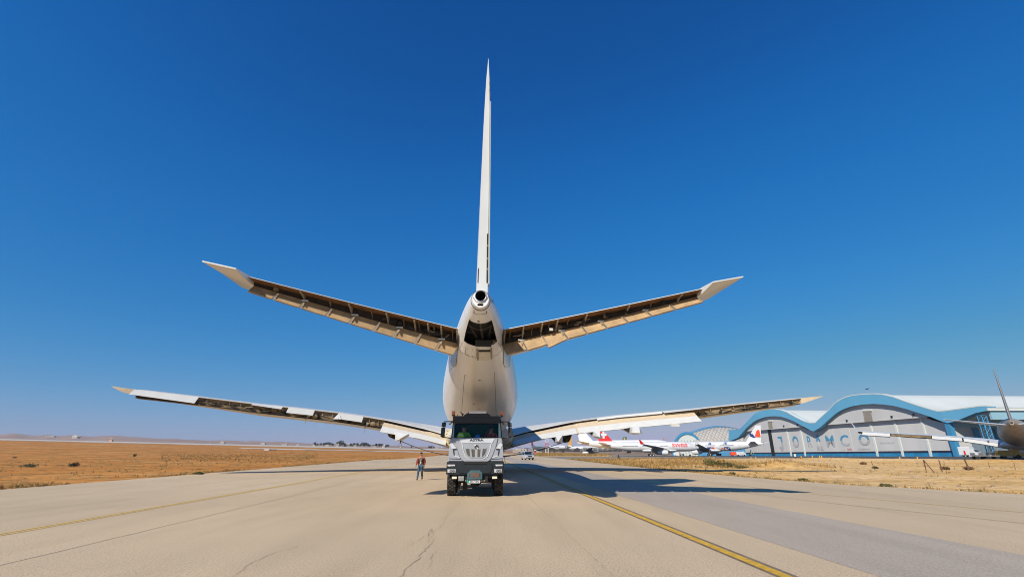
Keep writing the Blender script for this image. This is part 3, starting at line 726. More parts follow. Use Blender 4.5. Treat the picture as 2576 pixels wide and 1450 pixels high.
# ---- wings
def w_yT(x): return 33.8 if x < 9.5 else 33.8-(x-9.5)*.395
ZU = [(0, 2.6), (2.6, 3.22), (3.45, 3.43), (5.1, 3.88), (7.2, 4.32), (9.3, 4.75), (11.5, 5.03), (13.5, 5.27), (17.6, 5.60), (20.2, 5.78), (24.2, 6.16), (28.6, 6.55), (30, 6.68)]
def w_zU(x): return interp(x, ZU)
def w_cr(x): return interp(x, [(2.6, .84), (5.4, .56), (9.6, .22), (20, .16), (28.6, .08)])
def w_le(x): return 45.5-(x-2.6)*.644
def w_h(x): return interp(x, [(2.6, .95), (9.5, .82), (20, .72), (28.6, .45)])
def wing(s):
    wm = MB()
    xs_ = [1.2, 2.6, 3.5, 4.5, 5.5, 6.5, 7.5, 8.5, 9.5, 11.5, 13.5, 15.5, 17.6, 20.2, 22.2, 24.2, 26.4, 28.6]
    A = []
    for x in xs_:
        yT, z, c = w_yT(x), w_zU(x), w_le(x)-w_yT(x); h = w_h(x); ys0 = yT+.30
        cr = w_cr(x); f3 = min(3.0, .3*c)
        A.append([Vector((s*x, y, zz)) for y, zz in ((ys0, z-.02), (yT+f3, z+cr), (yT+.6*c, z+cr+.05), (yT+.85*c, z+cr-.12), (yT+c, z-h*.42+cr*.3), (yT+.85*c, z-h*1.0), (yT+.5*c, z-h*1.28), (ys0+.25*c, z-h*1.15), (ys0, z-h))])
    n = 9; vs_ = [p for r in A for p in r]; fs = [(i*n+k, i*n+(k+1) % n, (i+1)*n+(k+1) % n, (i+1)*n+k) for i in range(len(A)-1) for k in range(n)]
    wm.add(vs_, [f for j, f in enumerate(fs) if j % n != 8], M_WING); wm.add(vs_, [f for j, f in enumerate(fs) if j % n == 8], M_SPAR)
    wm.add(A[-1], [tuple(range(9))], M_WING)
    wg = wm.build('wing', AIR, 34)
    # upper skin overhang
    ov = MB(); B = []
    for x in xs_[1:]:
        yT, z = w_yT(x), w_zU(x); rag = .05*math.sin(x*7)
        B.append([Vector((s*x, yT+rag*.4, z+.015)), Vector((s*x, yT+rag*.4, z-.02)), Vector((s*x, yT+.32, z-.05)), Vector((s*x, yT+.32, z-.018))])
    ov.loft(B, M_WING); ov.build('upper_skin', wg, 30)
    # lower shroud shelf at the bay's foot
    def shelf(x0, x1):
        sm = MB(); rr_ = []
        for i in range(9):
            x = x0+(x1-x0)*i/8; yT, z, h = w_yT(x), w_zU(x), w_h(x)
            rr_.append([Vector((s*x, yT+.31, z-h+.03)), Vector((s*x, yT+.1, z-h-.02)), Vector((s*x, yT+.08, z-h-.06)), Vector((s*x, yT+.31, z-h-.03))])
        sm.loft(rr_, M_BAYD); sm.build('lower_shroud', wg, 30)
    # slab hinged at the upper skin: spoiler, aileron, flap
    def slab(name, x0, x1, fa, fb_, m, th=.05, mid=None, m2=None, n=7):
        pm = MB(); rr_ = []
        for i in range(n):
            x = x0+(x1-x0)*i/(n-1); a, b = fa(x), fb_(x)
            line_ = [a, b] if not mid else [a, mid(x), b]
            up = [Vector((s*x, p[0], p[1])) for p in line_]; dn = [Vector((s*x, p[0]+th*.6, p[1]-th*(1 if j < len(line_)-1 else .15))) for j, p in enumerate(line_)]
            rr_.append(up+dn[::-1])
        if not m2: pm.loft(rr_, m)
        else:
            q = len(rr_[0]); vs_ = [p for r in rr_ for p in r]
            for k in range(q):
                pm.add(vs_, [(i*q+k, i*q+(k+1) % q, (i+1)*q+(k+1) % q, (i+1)*q+k) for i in range(n-1)], m2 if k == 0 else m)
            pm.add(vs_, [tuple(range(q)), tuple((n-1)*q+k for k in range(q))], m)
        return pm.build(name, wg, 30)
    def ribs(x0, x1, nn, ovals):
        for i in range(nn):
            x = x0+(x1-x0)*(i+.5)/nn; yT, z, h = w_yT(x), w_zU(x), w_h(x); rb = MB()
            rb.box((s*x, yT+.24, z-h*.28), (.05, .13, h*.42), M_RIB); rb.build('hinge_rib', wg)
        hm = MB()
        for i in range(ovals):
            x = x0+(x1-x0)*(i+.5)/ovals; yT, z, h = w_yT(x), w_zU(x), w_h(x)
            for k_, (zo, w_, hh_) in enumerate(((-.5, .32, .05), (-.78, .5, .1))):
                if k_ and i % 2: continue
                hm.add([Vector((s*x+w_*.5*math.cos(k*math.tau/12)*(1.3 if k_ else 1), yT+.29, z+h*zo+hh_*math.sin(k*math.tau/12))) for k in range(12)], [tuple(range(12))], M_HOLE)
        absorb(wg, hm)
        cl = MB(); rnd = random.Random(11+s)
        for k in range(nn*2):
            x = rnd.uniform(x0, x1); yT, z, h = w_yT(x), w_zU(x), w_h(x); dx = rnd.uniform(.3, 1.2)
            cl.tube([(s*x, yT+.22, z-h*rnd.uniform(.4, .95)), (s*(x+dx), w_yT(x+dx)+.22, w_zU(x+dx)-h*rnd.uniform(.4, .95))], rnd.uniform(.015, .035), rnd.choice((M_BAYD, M_HOLE, M_RIB)), 6)
        absorb(wg, cl)
        shelf(x0, x1)
    gapz = .24
    fa_in = lambda x: (w_yT(x)+.05, w_zU(x)-gapz*(.6+.4*(x > 5)))
    fte = lambda x: (w_yT(x)-1.5, interp(x, [(3.2, 2.42), (5.7, 3.0), (9.7, 3.62), (20.1, 4.60)]))
    fmid = lambda x: (w_yT(x)-.62, interp(x, [(3.2, 2.42), (5.7, 3.0), (9.7, 3.62), (20.1, 4.60)])*.56+(w_zU(x)-gapz)*.44+.12)
    slab('inner_flap', 3.2, 9.45, fa_in, fte, M_FLAPW, .24, fmid, M_FLAPB, 12)
    # thin dark well seen over the flap
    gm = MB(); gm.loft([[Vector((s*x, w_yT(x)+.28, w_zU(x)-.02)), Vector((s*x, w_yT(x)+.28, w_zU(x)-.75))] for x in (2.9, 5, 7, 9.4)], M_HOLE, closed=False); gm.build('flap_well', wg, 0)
    if s < 0:
        ribs(9.6, 24.1, 18, 22)
        slab('aileron', 24.2, 28.5, lambda x: (w_yT(x)-.02, w_zU(x)+.01), lambda x: (w_yT(x)-.5, w_zU(x)-.57+.13*(x-24.2)/4.3), M_FLAPW, .06)
        ribs(24.3, 28.4, 4, 0)
        ab = MB(); ab.loft([[Vector((s*x, w_yT(x)-.02, w_zU(x)-.42)), Vector((s*x, w_yT(x)-.02, w_zU(x)-.63)), Vector((s*x, w_yT(x)+.2, w_zU(x)-.65)), Vector((s*x, w_yT(x)+.2, w_zU(x)-.42))] for x in (24.25, 26, 28.3)], M_BAYD); ab.build('aileron_bay', wg, 0)
        ab = MB(); ab.loft([[Vector((s*x, w_yT(x)-.05, w_zU(x)-.635)), Vector((s*x, w_yT(x)-.05, w_zU(x)-.68)), Vector((s*x, w_yT(x)+.4, w_zU(x)-.7)), Vector((s*x, w_yT(x)+.4, w_zU(x)-.635))] for x in (24.25, 26, 28.3)], M_SPAR); ab.build('lower_shroud', wg, 0)
        slab('spoiler', 15.45, 17.55, lambda x: (w_yT(x)-.02, w_zU(x)+.02), lambda x: (w_yT(x)-.45, w_zU(x)-.50), M_FLAPW, .06)
        slab('spoiler', 11.3, 13.4, lambda x: (w_yT(x)-.02, w_zU(x)+.02), lambda x: (w_yT(x)-.45-.05*(13.4-x), w_zU(x)-.55), M_FLAPW, .06)
        e_ = MB(); x = 13.42; q = [Vector((s*x, w_yT(x)-.02, w_zU(x))), Vector((s*13.05, w_yT(x)-.48, w_zU(x)-.6)), Vector((s*13.9, w_yT(13.9)+.1, w_zU(13.9)-.6))]
        e_.prism(q, [p+Vector((0, .04, 0)) for p in q], mat('spoiler_end_paint', (.42, .43, .44), .5)); e_.build('spoiler_end', wg, 0)
        slab('spoiler', 18.0, 20.3, lambda x: (w_yT(x)-.02, w_zU(x)+.02), lambda x: (w_yT(x)-.35, w_zU(x)-.12-.12*(20.3-x)/2.3), M_FLAPW, .04)
        for x in (15.9, 10.9):
            j_ = MB(); yT, z, h = w_yT(x), w_zU(x), w_h(x)
            j_.tube([(s*(x-.2), yT+.25, z-h*.6), (s*x, yT-.02, z-h*.8), (s*(x+.15), yT-.12, z-h*1.15), (s*(x+.2), yT-.13, z-h*1.75)], [.06, .07, .045, .02], M_RIB)
            j_.tube([(s*(x+.25), yT+.3, z-h*.5), (s*(x-.1), yT-.05, z-h*.75)], .05, M_FLAPW); j_.ball((s*x, yT, z-h*.75), .11, M_RIB)
            j_.ball((s*(x-.5), yT+.2, z-h*.75), (.3, .2, .2), M_SPAR); j_.build('screw_jack', wg)
    else:
        slab('outer_flap', 9.62, 20.1, lambda x: (w_yT(x)+.05, w_zU(x)-gapz+.04), fte, M_FLAPW, .24, fmid, M_FLAPB, 14)
        tb = MB(); tb.box((17.9, w_yT(17.9)-1.52, fte(17.9)[1]-.13), (.75, .3, .24), M_FLAPW); tb.build('flap_tab', wg)
        ed = MB(); ed.prism([Vector((9.45, fa_in(9.4)[0], fa_in(9.4)[1])), Vector((9.62, fa_in(9.6)[0], fa_in(9.6)[1])), Vector((9.62, fte(9.6)[0], fte(9.6)[1])), Vector((9.46, fte(9.5)[0], fte(9.5)[1]))],
                            [Vector((9.45, fa_in(9.4)[0]+.1, fa_in(9.4)[1]-.2)), Vector((9.62, fa_in(9.6)[0]+.1, fa_in(9.6)[1]-.2)), Vector((9.62, fte(9.6)[0]+.1, fte(9.6)[1]-.1)), Vector((9.46, fte(9.5)[0]+.1, fte(9.5)[1]-.1))], M_FLAPB)
        ed.build('flap_seal', wg, 0)
        ribs(20.2, 28.5, 9, 9)
        slab('spoiler', 17.5, 20.9, lambda x: (w_yT(x)+.02, w_zU(x)+.04), lambda x: (w_yT(x)-.45, w_zU(x)-.05-.1*(20.9-x)/3.4), M_FLAPW, .05)
        slab('spoiler', 11.6, 17.4, lambda x: (w_yT(x)+.02, w_zU(x)+.03), lambda x: (w_yT(x)-.25, w_zU(x)-.17), M_FLAPW, .05)
    # tip fairing
    tm = MB(); z = 6.55; y = w_yT(28.6); c = w_le(28.6)-y
    q = [(28.6, y+.05, 6.55), (29.3, y-.25, 6.62), (30.05+(.35 if s > 0 else 0), y-.4, 6.72), (29.95, y+.5, 6.72), (29.2, y+c*.75, 6.6), (28.6, y+c, 6.5)]
    tm.prism([Vector((s*a, b, cc+.01)) for a, b, cc in q], [Vector((s*a, b+.02, cc-d)) for (a, b, cc), d in zip(q, (.45, .3, .03, .05, .2, .25))], M_FLAPB)
    tm.build('tip_fairing', wg, 20)
    return wg
WL, WR = wing(-1), wing(1)

def canoe(white, dark, apex, y, wgt):
    """flap track fairing: white faceted rear piece and the dark hollow front piece beside it"""
    w = [La(px, py, y) for px, py in white]; c = sum(w, Vector())/len(w); ap = La(apex[0], apex[1], y-.8)
    m = MB(); m.loft([[ap+(p-c)*.12 for p in w], [p+Vector((0, -.1, 0)) for p in w], [p+(p-c)*.08+Vector((0, .9, .0)) for p in w], [c+(p-c)*.55+Vector((0, 3.2, .35)) for p in w]], M_WHITE)
    o = m.build('flap_track_fairing', wgt, 25)
    if dark:
        d = [La(px, py, y+.6) for px, py in dark]; cc = sum(d, Vector())/len(d)
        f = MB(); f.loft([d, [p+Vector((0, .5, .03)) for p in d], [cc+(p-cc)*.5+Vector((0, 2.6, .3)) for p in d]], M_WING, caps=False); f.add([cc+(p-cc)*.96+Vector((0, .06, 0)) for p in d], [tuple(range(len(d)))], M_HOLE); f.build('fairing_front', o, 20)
    return o, min(w, key=lambda p: p.z)
fl, tipL = canoe([(993.4, 1087), (1026, 1092), (1022, 1098), (1007, 1108.5), (994.3, 1108)], None, (1003, 1105), 32.4, WL)
canoe([(1396.6, 1094), (1414.5, 1092), (1414, 1112), (1407, 1112.6), (1397.6, 1109.5)], [(1386, 1098), (1396.6, 1095), (1397, 1110)], (1404, 1108), 32.4, WR)
canoe([(1494.3, 1083), (1508, 1081), (1512, 1094.7), (1514, 1100), (1499.5, 1096.8), (1494.5, 1094)], [(1483, 1085.5), (1494.3, 1083), (1494.5, 1095)], (1508, 1096), 31.4, WR)
canoe([(1589.8, 1070.5), (1605.6, 1069), (1614, 1084.3), (1612, 1087), (1600, 1088), (1588.8, 1085.3)], [(1566.7, 1075.8), (1589.8, 1071), (1589, 1085.3), (1577, 1082.5)], (1609, 1085), 29.2, WR)
# open rear ends of the inner engine pylons
for s, wgt, poly in ((-1, WL, [(971, 1084), (993.4, 1088.5), (992.5, 1105), (989, 1104.5), (977, 1099), (975.5, 1095)]), (1, WR, [(1415, 1093), (1439, 1089.5), (1434, 1104), (1431, 1109), (1421, 1111.5), (1416, 1110)])):
    py = MB(); a_ = [La(x, y, 33.0) for x, y in poly]; cc = sum(a_, Vector())/len(a_)
    py.loft([a_, [p+Vector((0, 1.2, .1)) for p in a_], [p+(cc-p)*.25+Vector((0, 6, .2)) for p in a_]], M_WING, caps=False)
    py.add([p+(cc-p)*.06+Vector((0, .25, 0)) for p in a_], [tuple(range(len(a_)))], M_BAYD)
    for k in range(0, len(a_), 2): py.tube([a_[k]+Vector((0, .1, 0)), a_[(k+3) % len(a_)]+Vector((0, .15, 0))], .025, M_SPAR, 6)
    py.build('engine_pylon', wgt, 25)
# a lifting ring under the left fairing
rgm = MB(); c0 = tipL+Vector((0, 0, -.42)); rgm.tube([c0+Vector((.14*math.cos(k*math.tau/16), 0, .2*math.sin(k*math.tau/16))) for k in range(17)], .035, M_SILV, 6, False)
rgm.tube([tipL+Vector((0, .1, .02)), tipL+Vector((0, 0, -.25))], .05, M_BLK); rgm.build('tow_ring', fl)
# belly fairing with its ragged, holed rear edge
bf = MB(); rr_ = []
for y, w, zt, zb in ((29.5, 2.6, 4.3, 2.75), (31, 3.0, 4.1, 2.35), (33, 3.3, 3.9, 2.05), (36, 3.45, 3.9, 1.95), (44, 3.5, 3.9, 1.95), (48, 3.2, 4.0, 2.3), (51, 2.3, 4.2, 2.9)):
    rr_.append([Vector((w*math.copysign(abs(math.cos(a))**.7, math.cos(a)), y, (zt+zb)/2+(zt-zb)/2*math.copysign(abs(math.sin(a))**.85, math.sin(a)))) for a in (k*math.tau/28 for k in range(28))])
bf.loft(rr_, M_WING); belly = bf.build('belly_fairing', AIR, 40)
for s in (-1, 1):
    lip = MB(); M_LIP = mat('primer_yellow_lip', (.46, .37, .17), .6, var=.3, vscale=5)
    arc = [Vector((s*x, y, z)) for x, y, z in ((3.15, 32.2, 3.75), (3.3, 32, 3.2), (3.1, 31.8, 2.65), (2.7, 31.7, 2.2), (2.2, 31.7, 1.95))]
    inner = [p+Vector((-s*.34, -.12, .16)) for p in arc]
    lip.add(arc+inner, [(i, i+1, 6+i, 5+i) for i in range(4)], M_LIP)
    for i in range(4):
        for t in (.25, .75):
            c = arc[i].lerp(arc[i+1], t).lerp(inner[i].lerp(inner[i+1], t), .5)+Vector((0, -.02, 0)); lip.ball(c, (.05, .02, .06), M_HOLE, 8, 4)
    lip.build('fairing_lip', belly, 20, False)
# ------------------------------------------------------------------ people
def skin_body(joints, bones, radii, keep=None, grow=0.0, levels=1, root=None):
    """one continuous surface grown round a skeleton"""
    names = [k for k in joints if keep is None or k in keep]
    idx = {k: i for i, k in enumerate(names)}
    me = bpy.data.meshes.new('figure'); me.from_pydata([joints[k] for k in names], [(idx[a], idx[b]) for a, b in bones if a in idx and b in idx], [])
    o = bpy.data.objects.new('figure', me); COL.objects.link(o)
    md = o.modifiers.new('skin', 'SKIN'); md.use_smooth_shade = True
    for k, i in idx.items():
        r = radii[k]; r = r if isinstance(r, tuple) else (r, r)
        sv = me.skin_vertices[0].data[i]; sv.radius = (r[0]+grow, r[1]+grow); sv.use_root = (k == (root or names[0]))
    sb = o.modifiers.new('sub', 'SUBSURF'); sb.levels = levels; sb.render_levels = levels
    dg = bpy.context.evaluated_depsgraph_get(); m2 = bpy.data.meshes.new_from_object(o.evaluated_get(dg))
    bpy.data.objects.remove(o); bpy.data.meshes.remove(me)
    m2.polygons.foreach_set('use_smooth', [True]*len(m2.polygons)); return m2
M_SKIN = mat('tanned_skin', (.33, .17, .105), .55, var=.1, vscale=20)
M_HAIR = mat('dark_hair', (.02, .016, .013), .7, var=.3, vscale=60)
def figure(name, label, loc, rz, pose, clothes, seated=False, group=None):
    """pose: joint -> (x, y, z), facing -y; clothes: list of (name, material, joints kept, extra radius)"""
    J = dict(pose)
    rad = dict(pelvis=(.155, .11), belly=(.15, .105), chest=(.165, .115), collar=(.10, .08), neck=.055, head=(.078, .095), crown=(.07, .085), nose=.014,
               ear_l=.018, ear_r=.018)
    bones = [('pelvis', 'belly'), ('belly', 'chest'), ('chest', 'collar'), ('collar', 'neck'), ('neck', 'head'), ('head', 'crown')]
    h = Vector(J['head']); fd_ = Vector(J.pop('face', (0, -1, 0))).normalized(); sd = fd_.cross(Vector((0, 0, 1)))
    J['nose'] = tuple(h+fd_*.115+Vector((0, 0, .0))); J['ear_l'] = tuple(h+sd*.095); J['ear_r'] = tuple(h-sd*.095)
    bones += [('head', 'nose'), ('head', 'ear_l'), ('head', 'ear_r')]
    for s in 'lr':
        rad.update({f'shoulder_{s}': .07, f'elbow_{s}': .048, f'wrist_{s}': (.034, .026), f'palm_{s}': (.042, .022), f'hip_{s}': .095, f'knee_{s}': .064, f'ankle_{s}': .046, f'heel_{s}': .045, f'toe_{s}': (.045, .028)})
        bones += [('collar', f'shoulder_{s}'), (f'shoulder_{s}', f'elbow_{s}'), (f'elbow_{s}', f'wrist_{s}'), (f'wrist_{s}', f'palm_{s}'),
                  ('pelvis', f'hip_{s}'), (f'hip_{s}', f'knee_{s}'), (f'knee_{s}', f'ankle_{s}'), (f'ankle_{s}', f'toe_{s}')]
        w, e = Vector(J[f'wrist_{s}']), Vector(J[f'elbow_{s}']); d = (w-e).normalized(); curl = Vector((0, -1, -.2)).normalized()
        side = d.cross(curl).normalized(); p = w+d*.06; J[f'palm_{s}'] = tuple(p)
        for i in range(4):
            a = p+d*.04+side*(.027-.018*i); L_ = (.036, .042, .04, .03)[i]
            for q, (al, cu) in enumerate(((.2, 0), (1.0, .15), (1.7, .6), (2.1, 1.1))):
                J[f'finger{i}{q}_{s}'] = tuple(a+d*L_*al+curl*L_*cu); rad[f'finger{i}{q}_{s}'] = .0095-.0009*q
            bones += [(f'palm_{s}', f'finger{i}0_{s}')]+[(f'finger{i}{q}_{s}', f'finger{i}{q+1}_{s}') for q in range(3)]
        for q, v in enumerate((side*.045+d*.0, side*.062+d*.03+curl*.012, side*.066+d*.055+curl*.03)):
            J[f'thumb{q}_{s}'] = tuple(p-d*.02+v*1.0); rad[f'thumb{q}_{s}'] = .0115-.001*q
        bones += [(f'palm_{s}', f'thumb0_{s}'), (f'thumb0_{s}', f'thumb1_{s}'), (f'thumb1_{s}', f'thumb2_{s}')]
    keep = [k for k in J if not (seated and k.split('_')[0] in ('x',))]
    body = skin_body(J, bones, rad, keep, 0, 1, 'pelvis'); body.materials.clear(); body.materials.append(M_SKIN); body.name = 'body'
    root = bpy.data.objects.new(name, body); COL.objects.link(root); root.location = loc; root.rotation_euler = (0, 0, rz); tag(root, label, 'person', group)
    for sg in (-1, 1): ev = MB(); ev.ball(h+fd_*.092+sd*sg*.032+Vector((0, 0, .028)), .011, M_HAIR, 6, 4); ev.build('eye', root, 0)
    ev = MB(); ev.box(h+fd_*.098+Vector((0, 0, -.045)), (.045, .012, .012), mat('lips', (.22, .08, .06), .6)); ev.build('mouth', root, 0)
    hr = MB(); hc = (h+Vector(J['crown']))/2-fd_*.016+Vector((0, 0, .03)); hr.ball(hc, (.088, .105, .10), M_HAIR, 12, 6); hr.build('hair', root)
    for nm, m, kp, gr in clothes:
        g = skin_body(J, bones, rad, kp, gr, 1, kp[0]); g.materials.clear(); g.materials.append(m); g.name = nm
        o = bpy.data.objects.new(nm, g); COL.objects.link(o); o.parent = root
    return root
M_JEAN = mat('blue_denim', (.04, .10, .155), .8, var=.4, vscale=9, col2=(.02, .05, .085))
M_SHIRT = mat('charcoal_shirt', (.035, .04, .045), .8, var=.25, vscale=9)
M_ORNG = mat('orange_workwear', (.55, .085, .012), .65, var=.25, vscale=8)
M_MAROON = mat('dark_orange_sleeve', (.24, .045, .015), .7, var=.3, vscale=8)
M_SHOE = mat('dark_boot', (.03, .022, .018), .6, var=.3, vscale=12)
M_HIVIS = mat('hi_vis_cloth', (.42, .62, .03), .6, var=.15, vscale=10)
UPPER = ['chest', 'belly', 'collar', 'shoulder_l', 'shoulder_r', 'elbow_l', 'elbow_r', 'wrist_l', 'wrist_r']
walk = dict(pelvis=(0, 0, .96), belly=(0, -.01, 1.13), chest=(0, -.01, 1.33), collar=(0, .0, 1.49), neck=(0, -.01, 1.575), head=(-.01, -.03, 1.695), crown=(-.015, -.025, 1.76), face=(-.42, -.9, .05),
            shoulder_l=(.19, .01, 1.47), elbow_l=(.285, .05, 1.21), wrist_l=(.25, -.02, .985), shoulder_r=(-.19, .01, 1.47), elbow_r=(-.275, .0, 1.20), wrist_r=(-.30, -.13, .99),
            hip_l=(.095, 0, .92), knee_l=(.10, .02, .53), ankle_l=(.12, .23, .17), heel_l=(.12, .27, .12), toe_l=(.12, .15, .05),
            hip_r=(-.095, 0, .92), knee_r=(-.14, -.14, .50), ankle_r=(-.17, -.20, .09), heel_r=(-.17, -.16, .05), toe_r=(-.19, -.33, .045))
del walk['heel_l'], walk['heel_r']
mp_ = gp(1051, 1207)
walker = figure('person', 'man in orange vest, charcoal shirt and jeans walking left of the silver truck', (mp_.x+.12, mp_.y+.15, 0), .08, walk, [
    ('shirt', M_SHIRT, ['chest', 'belly', 'pelvis', 'collar', 'neck'], .012),
    ('trousers', M_JEAN, ['pelvis', 'hip_l', 'hip_r', 'knee_l', 'knee_r', 'ankle_l', 'ankle_r'], .018),
    ('sleeve', M_MAROON, ['shoulder_l', 'elbow_l', 'wrist_l'], .022), ('sleeve', M_MAROON, ['shoulder_r', 'elbow_r', 'wrist_r'], .022),
    ('boot', M_SHOE, ['ankle_l', 'toe_l'], .012), ('boot', M_SHOE, ['ankle_r', 'toe_r'], .012)])
vb = MB()                                   # open vest: two front flaps and a back, following the torso
for s in (-1, 1):
    rows = []
    for z, w, d in ((1.50, .17, .10), (1.40, .235, .155), (1.2, .225, .155), (1.02, .225, .155)):
        rows.append([Vector((s*w*math.sin(a), .0-d*math.cos(a)-.01, z)) for a in (R(58+122*k/10) for k in range(11))])
    rows2 = [[p*1.0+Vector((s*.0, 0, 0))+Vector((p.x, p.y, 0)).normalized()*-.018 for p in r] for r in rows]
    n = 11; vs_ = [p for r in rows for p in r]; vb.add(vs_, [(i*n+k, i*n+k+1, (i+1)*n+k+1, (i+1)*n+k) for i in range(3) for k in range(n-1)], M_ORNG)
    vs_ = [p for r in rows2 for p in r]; vb.add(vs_, [(i*n+k, i*n+k+1, (i+1)*n+k+1, (i+1)*n+k) for i in range(3) for k in range(n-1)], M_ORNG)
    vb.tube([(s*.17, -.07, 1.42), (s*.185, .0, 1.54), (s*.16, .07, 1.42)], .035, M_ORNG, 8)
vb.build('vest', walker, 40)
ly = MB(); ly.tube([(.09, -.1, 1.49), (.02, -.16, 1.3), (.0, -.165, 1.2)], .009, M_FLAPW, 5); ly.tube([(-.09, -.1, 1.49), (-.02, -.16, 1.3), (.0, -.165, 1.2)], .009, M_FLAPW, 5)
ly.box((0, -.17, 1.15), (.075, .01, .1), M_FLAPW); ly.build('lanyard', walker)

# ------------------------------------------------------------------ the truck (own frame: front bumper at y=0, looking towards -y, wheels on z=0)
TRY = 22.1; TRX = -91/1252*TRY
TK = thing('truck', 'silver and black heavy truck with orange beacons under the airliner tail', 'truck', (TRX, TRY, 0), YAW)
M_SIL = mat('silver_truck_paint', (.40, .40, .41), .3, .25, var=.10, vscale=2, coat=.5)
M_SILB = mat('silver_truck_paint_lit', (.60, .60, .61), .28, .15, var=.08, vscale=2, coat=.5)  # lighter copy of the silver: highlights painted onto tops, ridges, lips and pillars
M_ANTH = mat('anthracite_plastic', (.021, .026, .03), .55, var=.25, vscale=7)
M_BUMP = mat('bumper_plastic', (.010, .016, .02), .5, var=.35, vscale=5)
M_DARK = mat('chassis_black', (.012, .011, .01), .7, var=.4, vscale=8)
M_LAMP = mat('clear_lamp', (.75, .76, .78), .12, .3, var=.35, vscale=18, coat=1)
M_FOG = mat('fog_lamp', (.82, .76, .55), .2, var=.2, vscale=20, coat=1)
M_AMB = mat('amber_lens', (.95, .24, .01), .25, var=.25, vscale=25, coat=.6)
M_TEAL = mat('teal_coupling_paint', (.055, .12, .135), .55, var=.3, vscale=9)
M_RUST = mat('rust', (.22, .075, .03), .85, var=.6, vscale=14, col2=(.05, .075, .08))
M_GRIL = mat('radiator_mesh', (.10, .085, .065), .6, var=.6, vscale=22)
M_RED = mat('dark_red_paint', (.13, .012, .014), .5, var=.3, vscale=5)
def glass(name, tint, refl, alpha):
    m = bpy.data.materials.new(name); m.use_nodes = True; n, l = m.node_tree.nodes, m.node_tree.links
    n.remove(n['Principled BSDF']); t = n.new('ShaderNodeBsdfTransparent'); t.inputs[0].default_value = (*tint, 1)
    g = n.new('ShaderNodeBsdfGlossy'); g.inputs['Roughness'].default_value = .04; g.inputs[0].default_value = (.9, .95, 1, 1)
    f = n.new('ShaderNodeFresnel'); f.inputs[0].default_value = refl; x = n.new('ShaderNodeMixShader')
    l.new(f.outputs[0], x.inputs[0]); l.new(t.outputs[0], x.inputs[1]); l.new(g.outputs[0], x.inputs[2]); l.new(x.outputs[0], n['Material Output'].inputs[0]); return m
M_GLASS = glass('tinted_windscreen', (.82, .95, .90), 1.3, .3)
M_DGLASS = mat('dark_window_glass', (.02, .03, .035), .08, var=.3, vscale=3, coat=1)
def U(c): return (c-632)*.00321
def Zc(c): return CAMH+TRY*math.tan(math.atan((725-(998.2+.18205*c))/FPX)+PITCH)
def P2(c): return (U(c[0]), Zc(c[1]))
def plate(mb, pts, yf, yb, m, ch=.012, tilt=0.0, z0=1.48):
    """a solid whose front outline is given; the front leans back by tilt per metre of height"""
    q = [P2(p) for p in pts]; cx_ = sum(p[0] for p in q)/len(q); cz_ = sum(p[1] for p in q)/len(q)
    def V(p, y, k): 
        x, z = cx_+(p[0]-cx_)*k, cz_+(p[1]-cz_)*k; return Vector((x, y+tilt*(z-z0), z))
    size = max(max(abs(p[0]-cx_), abs(p[1]-cz_)) for p in q); k = 1-ch/max(size, .02)
    mb.loft([[V(p, yb, 1) for p in q], [V(p, yf+ch, 1) for p in q], [V(p, yf, k) for p in q]], m)
    return mb
def tpart(name, pts, yf, yb, m, ch=.012, tilt=0.0, parent=None, angle=25):
    return plate(MB(), pts, yf, yb, m, ch, tilt).build(name, parent or TK, angle)
TILT = .12
# cab shell: floor, back, sides, roof (the windscreen opening stays open)
cab = MB()
zr, zb_, zt = Zc(250), 1.3, Zc(340)
cab.box((0, 2.25, (zr+zb_)/2), (2.2, .08, zr-zb_), mat('cab_lining', (.05, .15, .14), .8, var=.2, vscale=2))
for s in (-1, 1):
    prof = [(.18, zb_), (.22, 1.5), (.42, Zc(560)), (2.25, Zc(560)), (2.25, zb_)]
    cab.prism([Vector((s*1.16, y, z)) for y, z in prof], [Vector((s*1.08, y, z)) for y, z in prof], M_ANTH)
    prof = [(.42, Zc(560)), (.52, zt), (.62, zt), (.56, Zc(560))]
    cab.prism([Vector((s*(1.13 if z < 2.6 else 1.08), y, z)) for y, z in prof], [Vector((s*1.02, y, z)) for y, z in prof], M_SILB)
    prof = [(1.5, Zc(560)), (1.5, zt), (2.25, zt), (2.25, Zc(560))]
    cab.prism([Vector((s*1.12, y, z)) for y, z in prof], [Vector((s*1.04, y, z)) for y, z in prof], M_ANTH)
cab.loft([[Vector((s_*1.09*k, y, z)) for s_, y in ((-1, .45), (1, .45), (1, 2.27), (-1, 2.27))] for z, k in ((zt, 1), (zr-.06, 1.0), (zr, .94))], M_ANTH)
cab.box((0, 1.25, 1.75), (2.1, 1.9, .06), M_DARK); cab.box((0, .62, 2.2), (2.08, .3, .5), M_DARK)
for s in (-1, 1): cab.box((s*.6, 1.35, 2.05), (.5, .5, .16), M_BLK); cab.box((s*.6, 1.62, 2.45), (.5, .14, .75), M_BLK, Matrix.Rotation(R(-8), 3, 'X'))
cab.build('cab', TK, 25)
